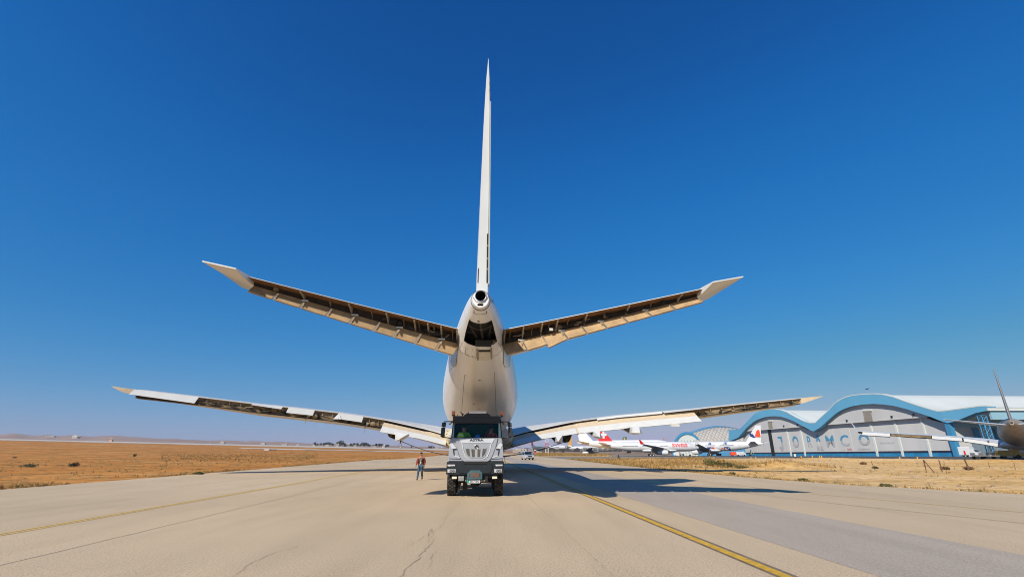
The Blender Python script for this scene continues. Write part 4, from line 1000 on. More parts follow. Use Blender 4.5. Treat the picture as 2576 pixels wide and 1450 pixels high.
# windscreen
wsq = [P2(c) for c in ((312, 345), (968, 345), (988, 558), (290, 558))]
gl = MB(); a_ = [Vector((x, .50-.10*(1-(z-Zc(558))/(Zc(345)-Zc(558))) - .0, z)) for x, z in wsq]
gl.add(a_, [(0, 1, 2, 3)], M_GLASS); gl.build('windscreen', TK, 0)
fr = MB()
for a, b in (((300, 342), (978, 342)), ((978, 342), (993, 560)), ((993, 560), (284, 560)), ((284, 560), (300, 342))):
    (ax, az), (bx, bz) = P2(a), P2(b); ya, yb = [.49-.10*(1-(z-Zc(558))/(Zc(345)-Zc(558))) for z in (az, bz)]
    fr.tube([(ax, ya, az), (bx, yb, bz)], .024, M_BLK, 8)
fr.build('windscreen_frame', TK)
# sun visor, roof lamp box
vz = MB(); plate(vz, [(300, 255), (985, 255), (990, 330), (955, 345), (330, 345), (296, 330)], .10, .55, M_ANTH, .03, .25); vz.build('sun_visor', TK, 25)
for x0, x1 in ((303, 372), (913, 982)): tpart('marker_lamp', [(x0, 266), (x1, 266), (x1-(4 if x0 < 600 else 0), 286), (x0+(0 if x0 < 600 else 4), 286)], .05, .2, M_LAMP, .012, .25)
tpart('roof_plinth', [(445, 240), (505, 205), (515, 190), (775, 190), (785, 205), (830, 240), (830, 262), (445, 262)], .42, 1.2, M_ANTH, .02)
tpart('roof_sign', [(512, 184), (772, 184), (772, 214), (520, 216)], .36, .62, mat('white_light_box', (.8, .8, .78), .3, var=.08, vscale=6), .015)
for cx_ in (294, 995):
    bc = MB(); x, z0, z1 = U(cx_), Zc(246), Zc(176); bc.tube([(x, .62, Zc(262)), (x, .62, Zc(250))], .03, M_BLK); bc.tube([(x, .62, Zc(247)), (x, .62, Zc(234))], [.08, .075], M_BLK, 16)
    b_ = bc.build('beacon', TK); lm = MB(); lm.tube([(x, .62, Zc(234)), (x, .62, Zc(190)), (x, .62, Zc(180)), (x, .62, z1)], [.082, .078, .07, .04], M_AMB, 16); lm.build('lens', b_, 50)
an = MB(); an.tube([(U(350), .7, Zc(245)), (U(350), .7, Zc(218))], .012, M_BLK); an.ball((U(425), .8, Zc(218)), .05, M_BLK); an.tube([(U(425), .8, Zc(250)), (U(425), .8, Zc(218))], .015, M_BLK)
an.tube([(U(940), .7, Zc(250)), (U(942), .75, Zc(225))], .01, M_BLK); an.build('aerial', TK)
# front panel in layers
tpart('front_panel', [(286, 560), (995, 560), (1003, 600), (1006, 720), (1006, 884), (255, 884), (258, 720), (270, 600)], .16, .5, M_SIL, .03, TILT)
hoodp = [(335, 566), (940, 566), (925, 640), (905, 705), (868, 800), (835, 868), (790, 895), (720, 905), (555, 905), (480, 895), (440, 868), (405, 800), (372, 705), (352, 640)]
hood = tpart('hood', hoodp, .095, .3, M_SIL, .035, TILT)
shield = [(360, 570), (920, 570), (862, 612), (838, 640), (815, 745), (780, 815), (738, 845), (545, 845), (508, 815), (470, 745), (452, 640), (430, 612)]
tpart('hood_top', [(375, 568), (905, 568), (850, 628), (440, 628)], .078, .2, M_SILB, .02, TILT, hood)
rd = MB(); path = [(872, 600), (846, 640), (826, 740), (795, 815), (745, 853), (540, 853), (490, 815), (460, 740), (440, 640), (415, 600)]
def surf(c, y): x, z = P2(c); return Vector((x, y+TILT*(z-1.48), z))
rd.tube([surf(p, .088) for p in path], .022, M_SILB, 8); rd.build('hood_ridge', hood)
gr = tpart('grille', [(478, 688), (786, 688), (765, 812), (725, 838), (552, 838), (505, 812)], .072, .15, M_SIL, .01, TILT)
for q in ([(490, 712), (543, 712), (556, 822), (520, 800), (505, 770)], [(568, 716), (617, 716), (622, 826), (580, 826)], [(655, 716), (697, 716), (690, 826), (656, 826)], [(728, 712), (776, 712), (762, 775), (748, 802), (716, 824)]):
    tpart('air_intake', q, .066, .12, M_GRIL, .004, TILT, gr)
em = MB(); c0 = surf((638, 683), .05); em.tube([c0+Vector((.082*math.cos(k*math.tau/20), 0, .082*math.sin(k*math.tau/20))) for k in range(21)], .014, M_SILV, 6, False)
em.add([c0+Vector((.08*math.cos(k*math.tau/20), .012, .08*math.sin(k*math.tau/20))) for k in range(20)], [tuple(range(20))], M_BLK)
em.tube([c0+Vector((-.05, -.004, -.045)), c0+Vector((-.02, -.004, .0)), c0+Vector((.03, -.004, .005)), c0+Vector((.11, -.004, -.005))], [.014, .02, .02, .006], M_BLK, 6)
em.tube([c0+Vector((.0, -.006, -.04)), c0+Vector((.03, -.006, -.02)), c0+Vector((.08, -.006, -.02))], [.01, .012, .004], M_SILV, 6); em.build('emblem', TK)
tm = text_mesh('ASTRA', .13, .006, .004, 1.55); lt = link_mesh('lettering', tm, mat('dark_letter', (.02, .025, .04), .4), TK)
c0 = surf((638, 591), .066); lt.location = c0; lt.rotation_euler = (math.pi/2-math.atan(TILT), 0, 0)
for s in (-1, 1):
    def mx(q): return [(632+s*(632-x)*-1 if s > 0 else x, y) for x, y in q] if s < 0 else [(1276-x, y) for x, y in q]
    tpart('side_cheek', mx([(268, 655), (300, 628), (372, 700), (392, 770), (425, 860), (262, 850), (260, 760)]), .115, .3, M_SIL, .03, TILT)
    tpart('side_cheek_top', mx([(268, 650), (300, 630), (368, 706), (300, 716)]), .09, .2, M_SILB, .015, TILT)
    sv = MB(); plate(sv, mx([(314, 716), (366, 712), (366, 722), (328, 728), (340, 796), (332, 808), (318, 760)]), .085, .2, M_BLK, .004, TILT)
    sv.build('side_vent', TK, 25)
    tpart('vent_lip', mx([(342, 800), (385, 812), (425, 832), (420, 840), (336, 815)]), .095, .2, M_SILB, .006, TILT)
# bumper
bm_ = tpart('bumper', [(240, 893), (455, 893), (480, 930), (785, 930), (830, 893), (1024, 893), (1028, 1060), (855, 1062), (700, 1062), (560, 1062), (400, 1068), (236, 1064)], .0, .5, M_BUMP, .03)
tpart('bumper_recess', [(262, 884), (1010, 884), (1000, 900), (830, 898), (790, 925), (480, 925), (445, 898), (270, 900)], .06, .3, M_DARK, .01)
tpart('bumper_centre', [(470, 936), (800, 936), (845, 905), (870, 960), (840, 1045), (735, 1050), (690, 1005), (575, 1005), (520, 1050), (410, 1045), (380, 960), (425, 905)], -.03, .2, M_BUMP, .02)
bo = MB()
for x, y in ((428, 957), (460, 957), (428, 1003), (460, 1003), (790, 957), (822, 957), (790, 1003), (822, 1003)): bo.ball((U(x), -.033, Zc(y)), .012, M_BLK, 6, 4)
for x in (402, 852): bo.ball((U(x), .05, Zc(900)), .028, M_SILB, 8, 5)
bo.build('bumper_bolts', bm_)
for s, x0, x1 in ((-1, 250, 355), (1, 905, 1004)): tpart('daytime_lamp', [(x0, 927), (x1, 927), (x1, 948), (x0+6, 952)], -.02, .1, M_LAMP, .008)
for s, x0, x1 in ((-1, 253, 370), (1, 888, 998)):
    hl = tpart('headlight', [(x0, 992), (x1, 992), (x1-6, 1040), (x0+4, 1040)], -.03, .1, M_LAMP, .012)
    for k in (.42, .72):
        l_ = MB(); c0 = Vector((U(x0+(x1-x0)*k), -.034, Zc(1018))); l_.add([c0+Vector((.045*math.cos(j*math.tau/14), 0, .045*math.sin(j*math.tau/14))) for j in range(14)], [tuple(range(14))], M_SILV)
        l_.tube([c0+Vector((.05*math.cos(j*math.tau/14), 0, .05*math.sin(j*math.tau/14))) for j in range(15)], .008, M_BLK, 5, False); l_.build('reflector', hl)
for x0, x1 in ((318, 384), (864, 931)): tpart('fog_lamp', [(x0, 1094), (x1, 1094), (x1, 1126), (x0, 1128)], .03, .15, M_FOG, .01)
tpart('coupling_plate', [(573, 1006), (690, 1006), (730, 1046), (728, 1132), (524, 1136), (524, 1050)], -.08, .12, M_TEAL, .02)
tpart('coupling_bed', [(570, 1042), (700, 1042), (694, 1090), (660, 1112), (600, 1112), (575, 1090)], -.095, .0, M_RUST, .03)
cb_ = MB()
for y in (1056, 1070, 1084, 1098):
    for x in (558, 698): cb_.ball((U(x), -.085, Zc(y)), .012, M_DARK, 6, 4)
cb_.build('coupling_bolts', TK)
bx = tpart('step_box', [(404, 1090), (480, 1088), (482, 1154), (404, 1158)], .02, .2, mat('dirty_grey_metal', (.42, .43, .40), .5, .3, var=.7, vscale=9), .012)
pt = tpart('number_plate', [(522, 1143), (700, 1143), (700, 1184), (522, 1184)], -.02, .02, mat('plate_white', (.75, .75, .76), .4), .004)
tpart('plate_band', [(523, 1144), (556, 1144), (556, 1183), (523, 1183)], -.024, .0, mat('plate_green', (.01, .32, .22), .4), .002, 0, pt)
tm = text_mesh('50-71543', .105, .002, .003, 1.0); q = link_mesh('lettering', tm, M_BLK, pt); q.location = (U(628), -.026, Zc(1164)); q.rotation_euler = (math.pi/2, 0, 0)
sk_ = MB()
for x in (506, 716, 740, 762): sk_.ball((U(x), .02, Zc(1152)), .035, M_SILV, 8, 5)
sk_.build('tow_shackle', TK)
# mirrors
for s in (-1, 1):
    def mc(x): return x if s < 0 else 1276-x
    m_ = MB(); y = .35
    m_.tube([(U(mc(300)), .5, Zc(325)), (U(mc(240)), y, Zc(330)), (U(mc(178)), y-.05, Zc(332)), (U(mc(168)), y-.05, Zc(350))], .022, M_BLK, 8)
    m_.tube([(U(mc(272)), .5, Zc(562)), (U(mc(230)), y, Zc(556)), (U(mc(150)), y-.05, Zc(548)), (U(mc(152)), y-.05, Zc(530))], .022, M_BLK, 8)
    m_.tube([(U(mc(172)), y, Zc(345)), (U(mc(165)), y, Zc(540))], .02, M_BLK, 8); r_ = m_.build('mirror_arm', TK)
    for nm, a, b, w0, w1 in (('mirror', 345, 408, 140, 200), ('mirror', 416, 548, 131, 190)):
        h_ = MB(); plate(h_, [(mc(w0+6), a), (mc(w1), a), (mc(w1-6), b), (mc(w0), b-4)], y-.12, y+.1, M_ANTH, .03); h_.build(nm, TK, 30)
    gm_ = MB(); gm_.tube([(U(mc(290)), .4, Zc(330)), (U(mc(262)), .2, Zc(350)), (U(mc(248)), .15, Zc(372)), (U(mc(258)), .15, Zc(376)), (U(mc(300)), .15, Zc(338))], .016, M_BLK, 6); gm_.build('kerb_mirror', TK)
wp = MB()
for a, b in (((430, 556), (560, 541)), ((690, 556), (850, 543))):
    wp.tube([Vector((U(a[0]), .36, Zc(a[1]))), Vector((U(b[0]), .37, Zc(b[1])))], .014, M_BLK, 6)
wp.build('wiper', TK)
swm = MB(); c0 = Vector((U(845), .72, Zc(500))); swm.tube([c0+Matrix.Rotation(R(35), 3, 'X') @ Vector((.23*math.cos(k*math.tau/24), 0, .23*math.sin(k*math.tau/24))) for k in range(25)], .018, M_BLK, 6, False)
swm.tube([c0, c0+Vector((0, -.1, -.3))], .04, M_BLK); swm.build('steering_wheel', TK)
# wheels with deep lugs
def wheel(x, y, r=.655, w=.40, lugs=True):
    t = MB(); prof = [(-.5, .62), (-.48, .9), (-.40, .985), (0, 1.0), (.40, .985), (.48, .9), (.5, .62)]
    rings = [[Vector((x+px*w, y+r*pr*.97*math.cos(k*math.tau/44), r+r*pr*.97*math.sin(k*math.tau/44))) for k in range(44)] for px, pr in prof]
    t.loft(rings, M_RUB, caps=True)
    if lugs:
        M_LUG = mat('dusty_lug', (.075, .066, .055), .9, var=.5, vscale=14)
        for k in range(30):
            for j, (lx, dk) in enumerate(((-.36, 0), (-.12, .5), (.12, 0), (.36, .5))):
                a = (k+dk)*math.tau/30; c = Vector((x+lx*w, y+r*.975*math.cos(a), r+r*.975*math.sin(a)))
                rot = Matrix.Rotation(a-math.pi/2, 3, 'X') @ Matrix.Rotation(R(22*(1 if j % 2 else -1)), 3, 'Z')
                t.box(c, (w*.2, r*.13, r*.05), M_LUG if (k*7+j*3) % 5 < 3 else M_RUB, rot)
    o = t.build('wheel', TK, 30)
    rm = MB(); sgn = -1 if x < 0 else 1
    rm.loft([[Vector((x+sgn*w*px, y+r*pr*math.cos(k*math.tau/28), r+r*pr*math.sin(k*math.tau/28))) for k in range(28)] for px, pr in ((.45, .6), (.40, .56), (.3, .5), (.34, .2), (.5, .17), (.52, .05))], M_ANTH); rm.build('rim', o)
for x in (-1.06, 1.06): wheel(x, 1.28)
for yy in (3.1, 5.6, 6.98):
    for x in (-1.06, 1.06): wheel(x, yy, lugs=False)
ch_ = MB()
for x in (-.42, .42): ch_.box((x, 3.9, 1.0), (.12, 7.0, .3), M_DARK)
for yy in (1.28, 3.1, 5.6, 6.98): ch_.box((0, yy, .66), (1.8, .22, .24), M_DARK); ch_.ball((0, yy, .64), (.3, .25, .27), M_DARK)
ch_.box((0, .9, 1.08), (2.0, 1.5, .55), M_DARK); ch_.box((0, .45, .78), (1.1, .7, .3), M_DARK)
ch_.box((-.72, .75, .38), (.1, .12, .42), M_DARK); ch_.box((-.45, .85, .42), (.2, .2, .3), M_DARK); ch_.box((-.05, .9, .48), (.3, .2, .2), M_DARK)
for s in (-1, 1): ch_.box((s*1.15, 2.1, 1.15), (.25, 1.0, .7), M_DARK)
ch_.build('chassis', TK)
fm = MB()
for x in (-1.06, 1.06):
    for yy in (1.28, 3.1): fm.loft([[Vector((x+dx*.24, yy+.76*math.cos(R(a))*k, .66+.76*math.sin(R(a))*k)) for a in range(5, 180, 25)] for dx, k in ((-1, 1), (1, 1))], M_DARK, caps=False, closed=False)
fm.build('mudguard', TK)
bal = MB(); bal.box((0, 5.6, 1.75), (2.45, 4.2, 1.2), M_RED); bal.box((0, 5.6, 2.4), (2.1, 3.4, .1), M_DARK)
for k in range(5): bal.box((1.24, 3.9+.85*k, 1.75), (.04, .08, 1.2), M_RED); bal.box((-1.24, 3.9+.85*k, 1.75), (.04, .08, 1.2), M_RED)
bal.build('ballast_body', TK)
# occupants
sit = dict(pelvis=(0, 0, .12), belly=(0, -.02, .30), chest=(0, -.03, .50), collar=(0, -.02, .66), neck=(0, -.03, .735), head=(0, -.05, .85), crown=(0, -.045, .915),
           shoulder_l=(.19, -.02, .63), elbow_l=(.30, -.16, .40), wrist_l=(.20, -.42, .42), shoulder_r=(-.19, -.02, .63), elbow_r=(-.30, -.16, .40), wrist_r=(-.20, -.42, .42),
           hip_l=(.1, -.02, .1), knee_l=(.14, -.46, .12), ankle_l=(.14, -.5, -.28), toe_l=(.14, -.62, -.32), hip_r=(-.1, -.02, .1), knee_r=(-.14, -.46, .12), ankle_r=(-.14, -.5, -.28), toe_r=(-.14, -.62, -.32))
def in_cab(x, y, z): return TK.matrix_basis @ Vector((x, y, z))
bpy.context.view_layer.update()
cl_ = lambda m1, m2: [('jacket', m1, UPPER, .022), ('trousers', m2, ['pelvis', 'hip_l', 'hip_r', 'knee_l', 'knee_r', 'ankle_l', 'ankle_r'], .018), ('boot', M_SHOE, ['ankle_l', 'toe_l'], .012), ('boot', M_SHOE, ['ankle_r', 'toe_r'], .012)]
figure('person', 'driver in red and orange jacket holding the wheel of the silver truck', in_cab(.68, 1.30, 2.02), YAW, sit, cl_(mat('red_jacket', (.62, .05, .02), .7, var=.2, vscale=8), M_SHIRT), True)
s2 = dict(sit); s2.update(wrist_r=(-.1, -.4, .3), wrist_l=(.12, -.36, .28), elbow_r=(-.29, -.1, .36))
figure('person', 'passenger in green hi-vis jacket behind the truck windscreen', in_cab(-.58, 1.22, 2.06), YAW, s2, cl_(mat('green_jacket', (.22, .5, .02), .65, var=.25, vscale=8), M_SHIRT), True)
hm = MB(); c0 = in_cab(U(652), .56, 2.46); hm.ball(c0+Vector((0, 0, .06)), (.115, .14, .12), mat('blue_helmet_plastic', (.01, .13, .55), .3, var=.1, vscale=9), 16, 8)
hm.tube([c0+Vector((.125*math.cos(k*math.tau/20), .155*math.sin(k*math.tau/20)-.02, .03)) for k in range(21)], .018, MATS['blue_helmet_plastic'], 6, False)
tag(hm.build('hard_hat'), 'blue hard hat lying on the truck dashboard behind the windscreen', 'hard hat')
vst = MB(); c0 = in_cab(U(410), .52, 2.46); q = [(-.17, 0, 0), (.17, 0, 0), (.14, 0, .13), (.06, 0, .22), (-.06, 0, .22), (-.14, 0, .13)]
vst.prism([c0+Vector((x, -.04, z)) for x, y, z in q], [c0+Vector((x*.9, .1, z*.95)) for x, y, z in q], M_HIVIS); vst.box(c0+Vector((0, -.05, .12)), (.28, .02, .03), M_FLAPW)
tag(vst.build('safety_vest'), 'folded yellow safety vest standing on the truck dashboard', 'safety vest')
# low trailer that carries the fuselage, hidden behind the truck
def air(x, y, z): return Vector((AX, AY, 0))+RT*x+FW*y+Vector((0, 0, z))
tl = thing('trailer', 'dark red low trailer carrying the airliner fuselage behind the truck', 'trailer', air(0, 22, 0), YAW)
b_ = MB(); b_.box((0, 8, 1.15), (2.4, 17, .35), M_RED); b_.build('deck', tl)
for yy in (4, 12): b_ = MB(); b_.box((0, yy, 1.9), (2.0, .8, 1.2), M_RED); b_.build('cradle', tl)
for k in range(6):
    for x in (-.95, .95):
        b_ = MB(); b_.tube([(x-.2, 1.5+2.6*k, .5), (x+.2, 1.5+2.6*k, .5)], .5, M_RUB, 20); b_.build('wheel', tl)
# steadying ropes from the wing fairings to the trailer
M_ROPE = mat('dark_rope', (.06, .045, .035), .9, var=.4, vscale=20)
bpy.context.view_layer.update()
for nm, a, b, lb in (('rope', AIR.matrix_world @ (tipL+Vector((0.05, 0, -.05))), air(-1.22, 27, 1.42), 'dark rope running from left wing fairing down to the trailer behind the truck'),
                     ('rope', AIR.matrix_world @ (La(1416, 1110, 33)), air(1.22, 27, 1.42), 'dark rope with dangling hook running down from right wing to the trailer')):
    rp = MB(); n_ = 14; pts = [a.lerp(b, i/n_)+Vector((0, 0, -.25*math.sin(math.pi*i/n_))) for i in range(n_+1)]
    rp.tube(pts, .035, M_ROPE, 6); o = tag(rp.build(nm), lb, 'rope')
    hk = MB(); c = pts[-3] if True else b; hk.tube([c, c+Vector((.02, 0, -.3)), c+Vector((.05, 0, -.62))], .025, M_ROPE, 6); hk.tube([pts[-4], pts[-2]], .06, M_ROPE, 6); hk.build('hook', o)
# ------------------------------------------------------------------ parked airliners in the distance
M_FARW = mat('airliner_white', (.64, .64, .64), .35, var=.06, vscale=.3, coat=.2)
M_FARG = mat('airliner_underside', (.30, .28, .26), .5, var=.25, vscale=.5)
M_TAPE = mat('grey_window_cover', (.22, .235, .25), .6, var=.2, vscale=1)
M_SWRED = mat('signal_red', (.70, .012, .015), .4, var=.08, vscale=1)
M_NAVY = mat('navy_paint', (.015, .05, .20), .4, var=.15, vscale=1)
M_ORED = mat('orange_red_paint', (.75, .075, .02), .4, var=.1, vscale=1)
M_TEALP = mat('teal_paint', (.0, .45, .42), .4, var=.1, vscale=1)
M_GREEN = mat('dark_green_paint', (.015, .11, .075), .4, var=.2, vscale=1)
M_GOLD = mat('gold_paint', (.62, .34, .06), .4, var=.2, vscale=1)
def side_x(y, z, off=.03):
    c, w, h = fus(y); k = max(0, 1-((z-c)/h)**2); return w*math.sqrt(k)+off
def on_side(mb, poly, s, m, off=.03):
    bm = bmesh.new(); f = bm.faces.new([bm.verts.new((y, z, 0)) for y, z in poly]); bmesh.ops.triangulate(bm, faces=[f])
    for _ in range(3): bmesh.ops.subdivide_edges(bm, edges=[e for e in bm.edges if e.calc_length() > .8], cuts=1)
    bmesh.ops.triangulate(bm, faces=bm.faces); bm.verts.index_update()
    mb.add([(s*side_x(v.co.x, v.co.y, off), v.co.x, v.co.y) for v in bm.verts], [tuple(v.index for v in f.verts) for f in bm.faces], m); bm.free()
def far_plane(label, tail, head, scl, g, fin_m=None, belly_m=None, winglet=None, bands=(), engines=True, flaps=False, group='airliners parked beyond the taxiway'):
    d = Vector((head[0], head[1], 0)).normalized(); rz = math.atan2(-d.x, d.y)
    r = thing('airliner', label, 'airliner', (tail[0], tail[1], g), rz, group); r.scale = scl
    f = MB(); f.loft(fus_rings(28, [0, .3, 1, 2, 4, 6, 8, 10, 13, 16, 20, 24, 34, 44, 52, 54, 56, 58, 59.5, 61, 62, 62.8, 63.3, 63.5]), belly_m or M_FARW)
    f.loft([[Vector((w*math.cos(k*math.tau/14), y, z+h*math.sin(k*math.tau/14))) for k in range(14)] for y, w, z, h in ((27, .8, 3.3, .3), (30, 2.7, 3.2, 1.0), (34, 3.3, 3.1, 1.15), (44, 3.3, 3.1, 1.15), (49, 2.2, 3.3, .8), (51, .6, 3.4, .3))], M_FARW)
    fo = f.build('fuselage', r, 40)
    w_ = MB(); on_side(w_, [(61.1, 5.5), (62.0, 5.4), (61.9, 5.75), (61.0, 5.95)], 1, M_DGLASS); on_side(w_, [(61.1, 5.5), (62.0, 5.4), (61.9, 5.75), (61.0, 5.95)], -1, M_DGLASS); w_.build('cockpit_window', r, 0)
    ex = MB(); ex.tube([(0, -.03, 6.8), (0, .1, 6.8)], .2, M_HOLE, 12); ex.build('exhaust_pipe', r)
    fn = MB(); fz = [7.4, 8.2, 12, 16.2, 17.0]
    fn.loft([[Vector((sg*wk, y, z)) for sg, y, wk in ((-1, te+.02, .04), (1, te+.02, .04), (1, te+.3*c, wm), (1, te+.7*c, wm*.8), (1, te+c, .02), (-1, te+c, .02), (-1, te+.7*c, wm*.8), (-1, te+.3*c, wm))] for z, te, c, wm in
             [(z, interp(z, [(7.4, 2.6), (17, 1.0)])-1.2, interp(z, [(7.4, 11.5), (8.2, 9.5), (17, 3.3)]), .3-.02*(z-7)) for z in fz]], fin_m or M_FARW)
    fin_ = fn.build('fin', r, 25)
    for s in (-1, 1):
        st = MB(); st.loft([[Vector((s*x, y, z)) for y, z in ((te, zc_), (te+.35*c, zc_+.22*k), (te+.8*c, zc_+.1*k), (te+c, zc_-.05), (te+.5*c, zc_-.2*k))] for x, te, c, zc_, k in ((.4, 3.2, 6.6, 6.45, 1.4), (9.7, .5, 2.3, 7.9, .5))], M_FARW); st.build('stabilizer', r, 25)
        wm = MB(); R_ = []
        for x in (1.5, 2.8, 6, 9.5, 14, 20, 26, 29.5):
            yT, z, c = w_yT(x), w_zU(x)+.1, max(1.5, w_le(x)-w_yT(x)); h = w_h(x)
            R_.append([Vector((s*x, y, zz)) for y, zz in ((yT, z), (yT+.3*c, z+w_cr(x)+.1), (yT+.8*c, z+w_cr(x)), (yT+c, z-.25*h), (yT+.6*c, z-1.1*h), (yT+.2*c, z-.75*h))])
        n = 6; vs_ = [p for q in R_ for p in q]; fs = [(i*n+k, i*n+(k+1) % n, (i+1)*n+(k+1) % n, (i+1)*n+k) for i in range(len(R_)-1) for k in range(n)]
        wm.add(vs_, [q for j, q in enumerate(fs) if j % n < 3], M_FARW); wm.add(vs_, [q for j, q in enumerate(fs) if j % n >= 3], M_FARG); wm.add(R_[-1], [tuple(range(6))], M_FARW)
        wg = wm.build('wing', r, 30)
        if winglet:
            lt = MB(); o = [(29.5, 26, 6.7), (29.5, 28.3, 6.6), (30.3, 26.1, 8.9), (30.3, 25.2, 9.0)]
            lt.prism([Vector((s*x, y, z)) for x, y, z in o], [Vector((s*(x+.12), y, z)) for x, y, z in o], winglet); lt.build('winglet', wg, 0)
        if flaps:
            fb_ = MB()
            for x0, x1, m in ((3, 9.3, M_FLAPW), (9.6, 15, M_FLAPW), (23, 28.5, M_FLAPW)): fb_ = MB(); fb_.loft([[Vector((s*x, w_yT(x)+.1, w_zU(x)+.05)), Vector((s*x, w_yT(x)-1.2, w_zU(x)-.75)), Vector((s*x, w_yT(x)-.9, w_zU(x)-.95)), Vector((s*x, w_yT(x)+.3, w_zU(x)-.4))] for x in (x0, (x0+x1)/2, x1)], m); fb_.build('flap', wg, 20)
            fb_ = MB(); fb_.loft([[Vector((s*x, w_yT(x)-.06, w_zU(x)+.02)), Vector((s*x, w_yT(x)-.06, w_zU(x)-.55))] for x in (15.2, 19, 22.8)], M_SPAR, closed=False); fb_.build('flap_well', wg, 0)
        if engines:
            en = MB(); en.loft([[Vector((s*9.4+q*math.cos(k*math.tau/22), y, 2.15+q*math.sin(k*math.tau/22))) for k in range(22)] for y, q in ((37.0, .8), (38.2, 1.1), (40, 1.42), (42, 1.5), (43.2, 1.36), (43.3, 1.2), (42.6, 1.1))], M_FARW, caps=False)
            en.add([Vector((s*9.4+1.12*math.cos(k*math.tau/22), 42.6, 2.15+1.12*math.sin(k*math.tau/22))) for k in range(22)], [tuple(range(22))], M_HOLE)
            en.add([Vector((s*9.4+.8*math.cos(k*math.tau/22), 37.05, 2.15+.8*math.sin(k*math.tau/22))) for k in range(22)], [tuple(range(22))], M_FARG)
            eo = en.build('engine', r, 35); pm = MB(); pm.box((s*9.4, 39.5, 3.85), (.4, 5, 1.0), M_FARG, Matrix.Rotation(R(-6), 3, 'X')); pm.build('pylon', eo)
        gm = MB(); gm.tube([(s*5.3, 33.8, 1.0), (s*5.0, 33.6, 4.2)], .22, M_SILV, 10)
        gm.box((s*5.3, 33.8, .75), (.3, 2.2, .3), M_FARG); go = gm.build('main_gear', r)
        for yy in (32.9, 34.7):
            for xx in (-.55, .55): wl_ = MB(); wl_.tube([(s*5.3+xx-.22, yy, .7), (s*5.3+xx+.22, yy, .7)], .7, M_RUB, 16); wl_.tube([(s*5.3+xx-.24, yy, .7), (s*5.3+xx+.24, yy, .7)], .3, M_FARW, 12); wl_.build('wheel', go)
    gm = MB(); gm.tube([(0, 57.5, .6), (0, 57.2, 3.2)], .14, M_FARW, 10); go = gm.build('nose_gear', r)
    for xx in (-.35, .35): wl_ = MB(); wl_.tube([(xx-.16, 57.5, .52), (xx+.16, 57.5, .52)], .52, M_RUB, 14); wl_.build('wheel', go)
    for s in (-1, 1):
        for y in (14, 27, 45, 58): dm = MB(); on_side(dm, [(y, 4.9), (y+1.2, 4.9), (y+1.2, 6.9), (y, 6.9)], s, mat('door_outline_paint', (.55, .56, .57), .45), .02); dm.build('door', r, 0)
        for a, b in bands: bm_ = MB(); on_side(bm_, [(a, 5.75), (b, 5.75), (b, 6.25), (a, 6.25)], s, M_TAPE); bm_.build('window_cover', r, 0)
    return r, fin_
def fin_mark(fin_, r, polys, both=True):
    for m, poly in polys:
        for s in ((-1, 1) if both else (1,)):
            b_ = MB(); x = .36; b_.prism([Vector((s*x, y, z)) for y, z in poly], [Vector((s*.05, y, z)) for y, z in poly], m); b_.build('tail_marking', r, 0)
# white tail with a red fin and a cross
P1, f1 = far_plane('white airliner with red lettering near the nose and white cross on red tail', (50.3, 293), (.98, -.2), (1, .895, .93), -.8, M_SWRED, None, M_SWRED, ((16, 26), (28.5, 37), (39.5, 44.5)))
for s in (-1, 1):
    cr = MB(); cy, cz, a, b = 4.5, 12.9, 2.0, .66
    q = [(-b, -a), (b, -a), (b, -b), (a, -b), (a, b), (b, b), (b, a), (-b, a), (-b, b), (-a, b), (-a, -b), (-b, -b)]
    cr.prism([Vector((s*.3, cy+y, cz+z*1.15)) for y, z in q], [Vector((s*.1, cy+y, cz+z*1.15)) for y, z in q], M_FARW); cr.build('cross_emblem', P1, 0)
    fr_ = MB(); fr_.prism([Vector((s*.33, y, z)) for y, z in ((1.4, 7.9), (11, 7.9), (10.1, 8.9), (1.2, 8.9))], [Vector((s*.1, y, z)) for y, z in ((1.4, 7.9), (11, 7.9), (10.1, 8.9), (1.2, 8.9))], M_FARW); fr_.build('fin_root', P1, 0)
    tm = text_mesh('SWISS', 2.75, 0, .06, 1.15); bm = bmesh.new(); bm.from_mesh(tm); bmesh.ops.triangulate(bm, faces=bm.faces)
    for _ in range(2): bmesh.ops.subdivide_edges(bm, edges=[e for e in bm.edges if e.calc_length() > .5], cuts=1); bmesh.ops.triangulate(bm, faces=bm.faces)
    bm.to_mesh(tm); bm.free()
    for v in tm.vertices:
        y = 51.6+s*v.co.x*1.12; z = 6.25+v.co.y; v.co = (s*side_x(y, z, .09), y, z)
    link_mesh('lettering', tm, M_SWRED, P1)
# plain white tail beside it
P2_, f2 = far_plane('plain white airliner with blank fin half hidden behind the red-tailed airliner', (45.5, 345), (.94, -.34), (1, 1, 1), .7, None, None, M_TEALP, ((22, 34),))
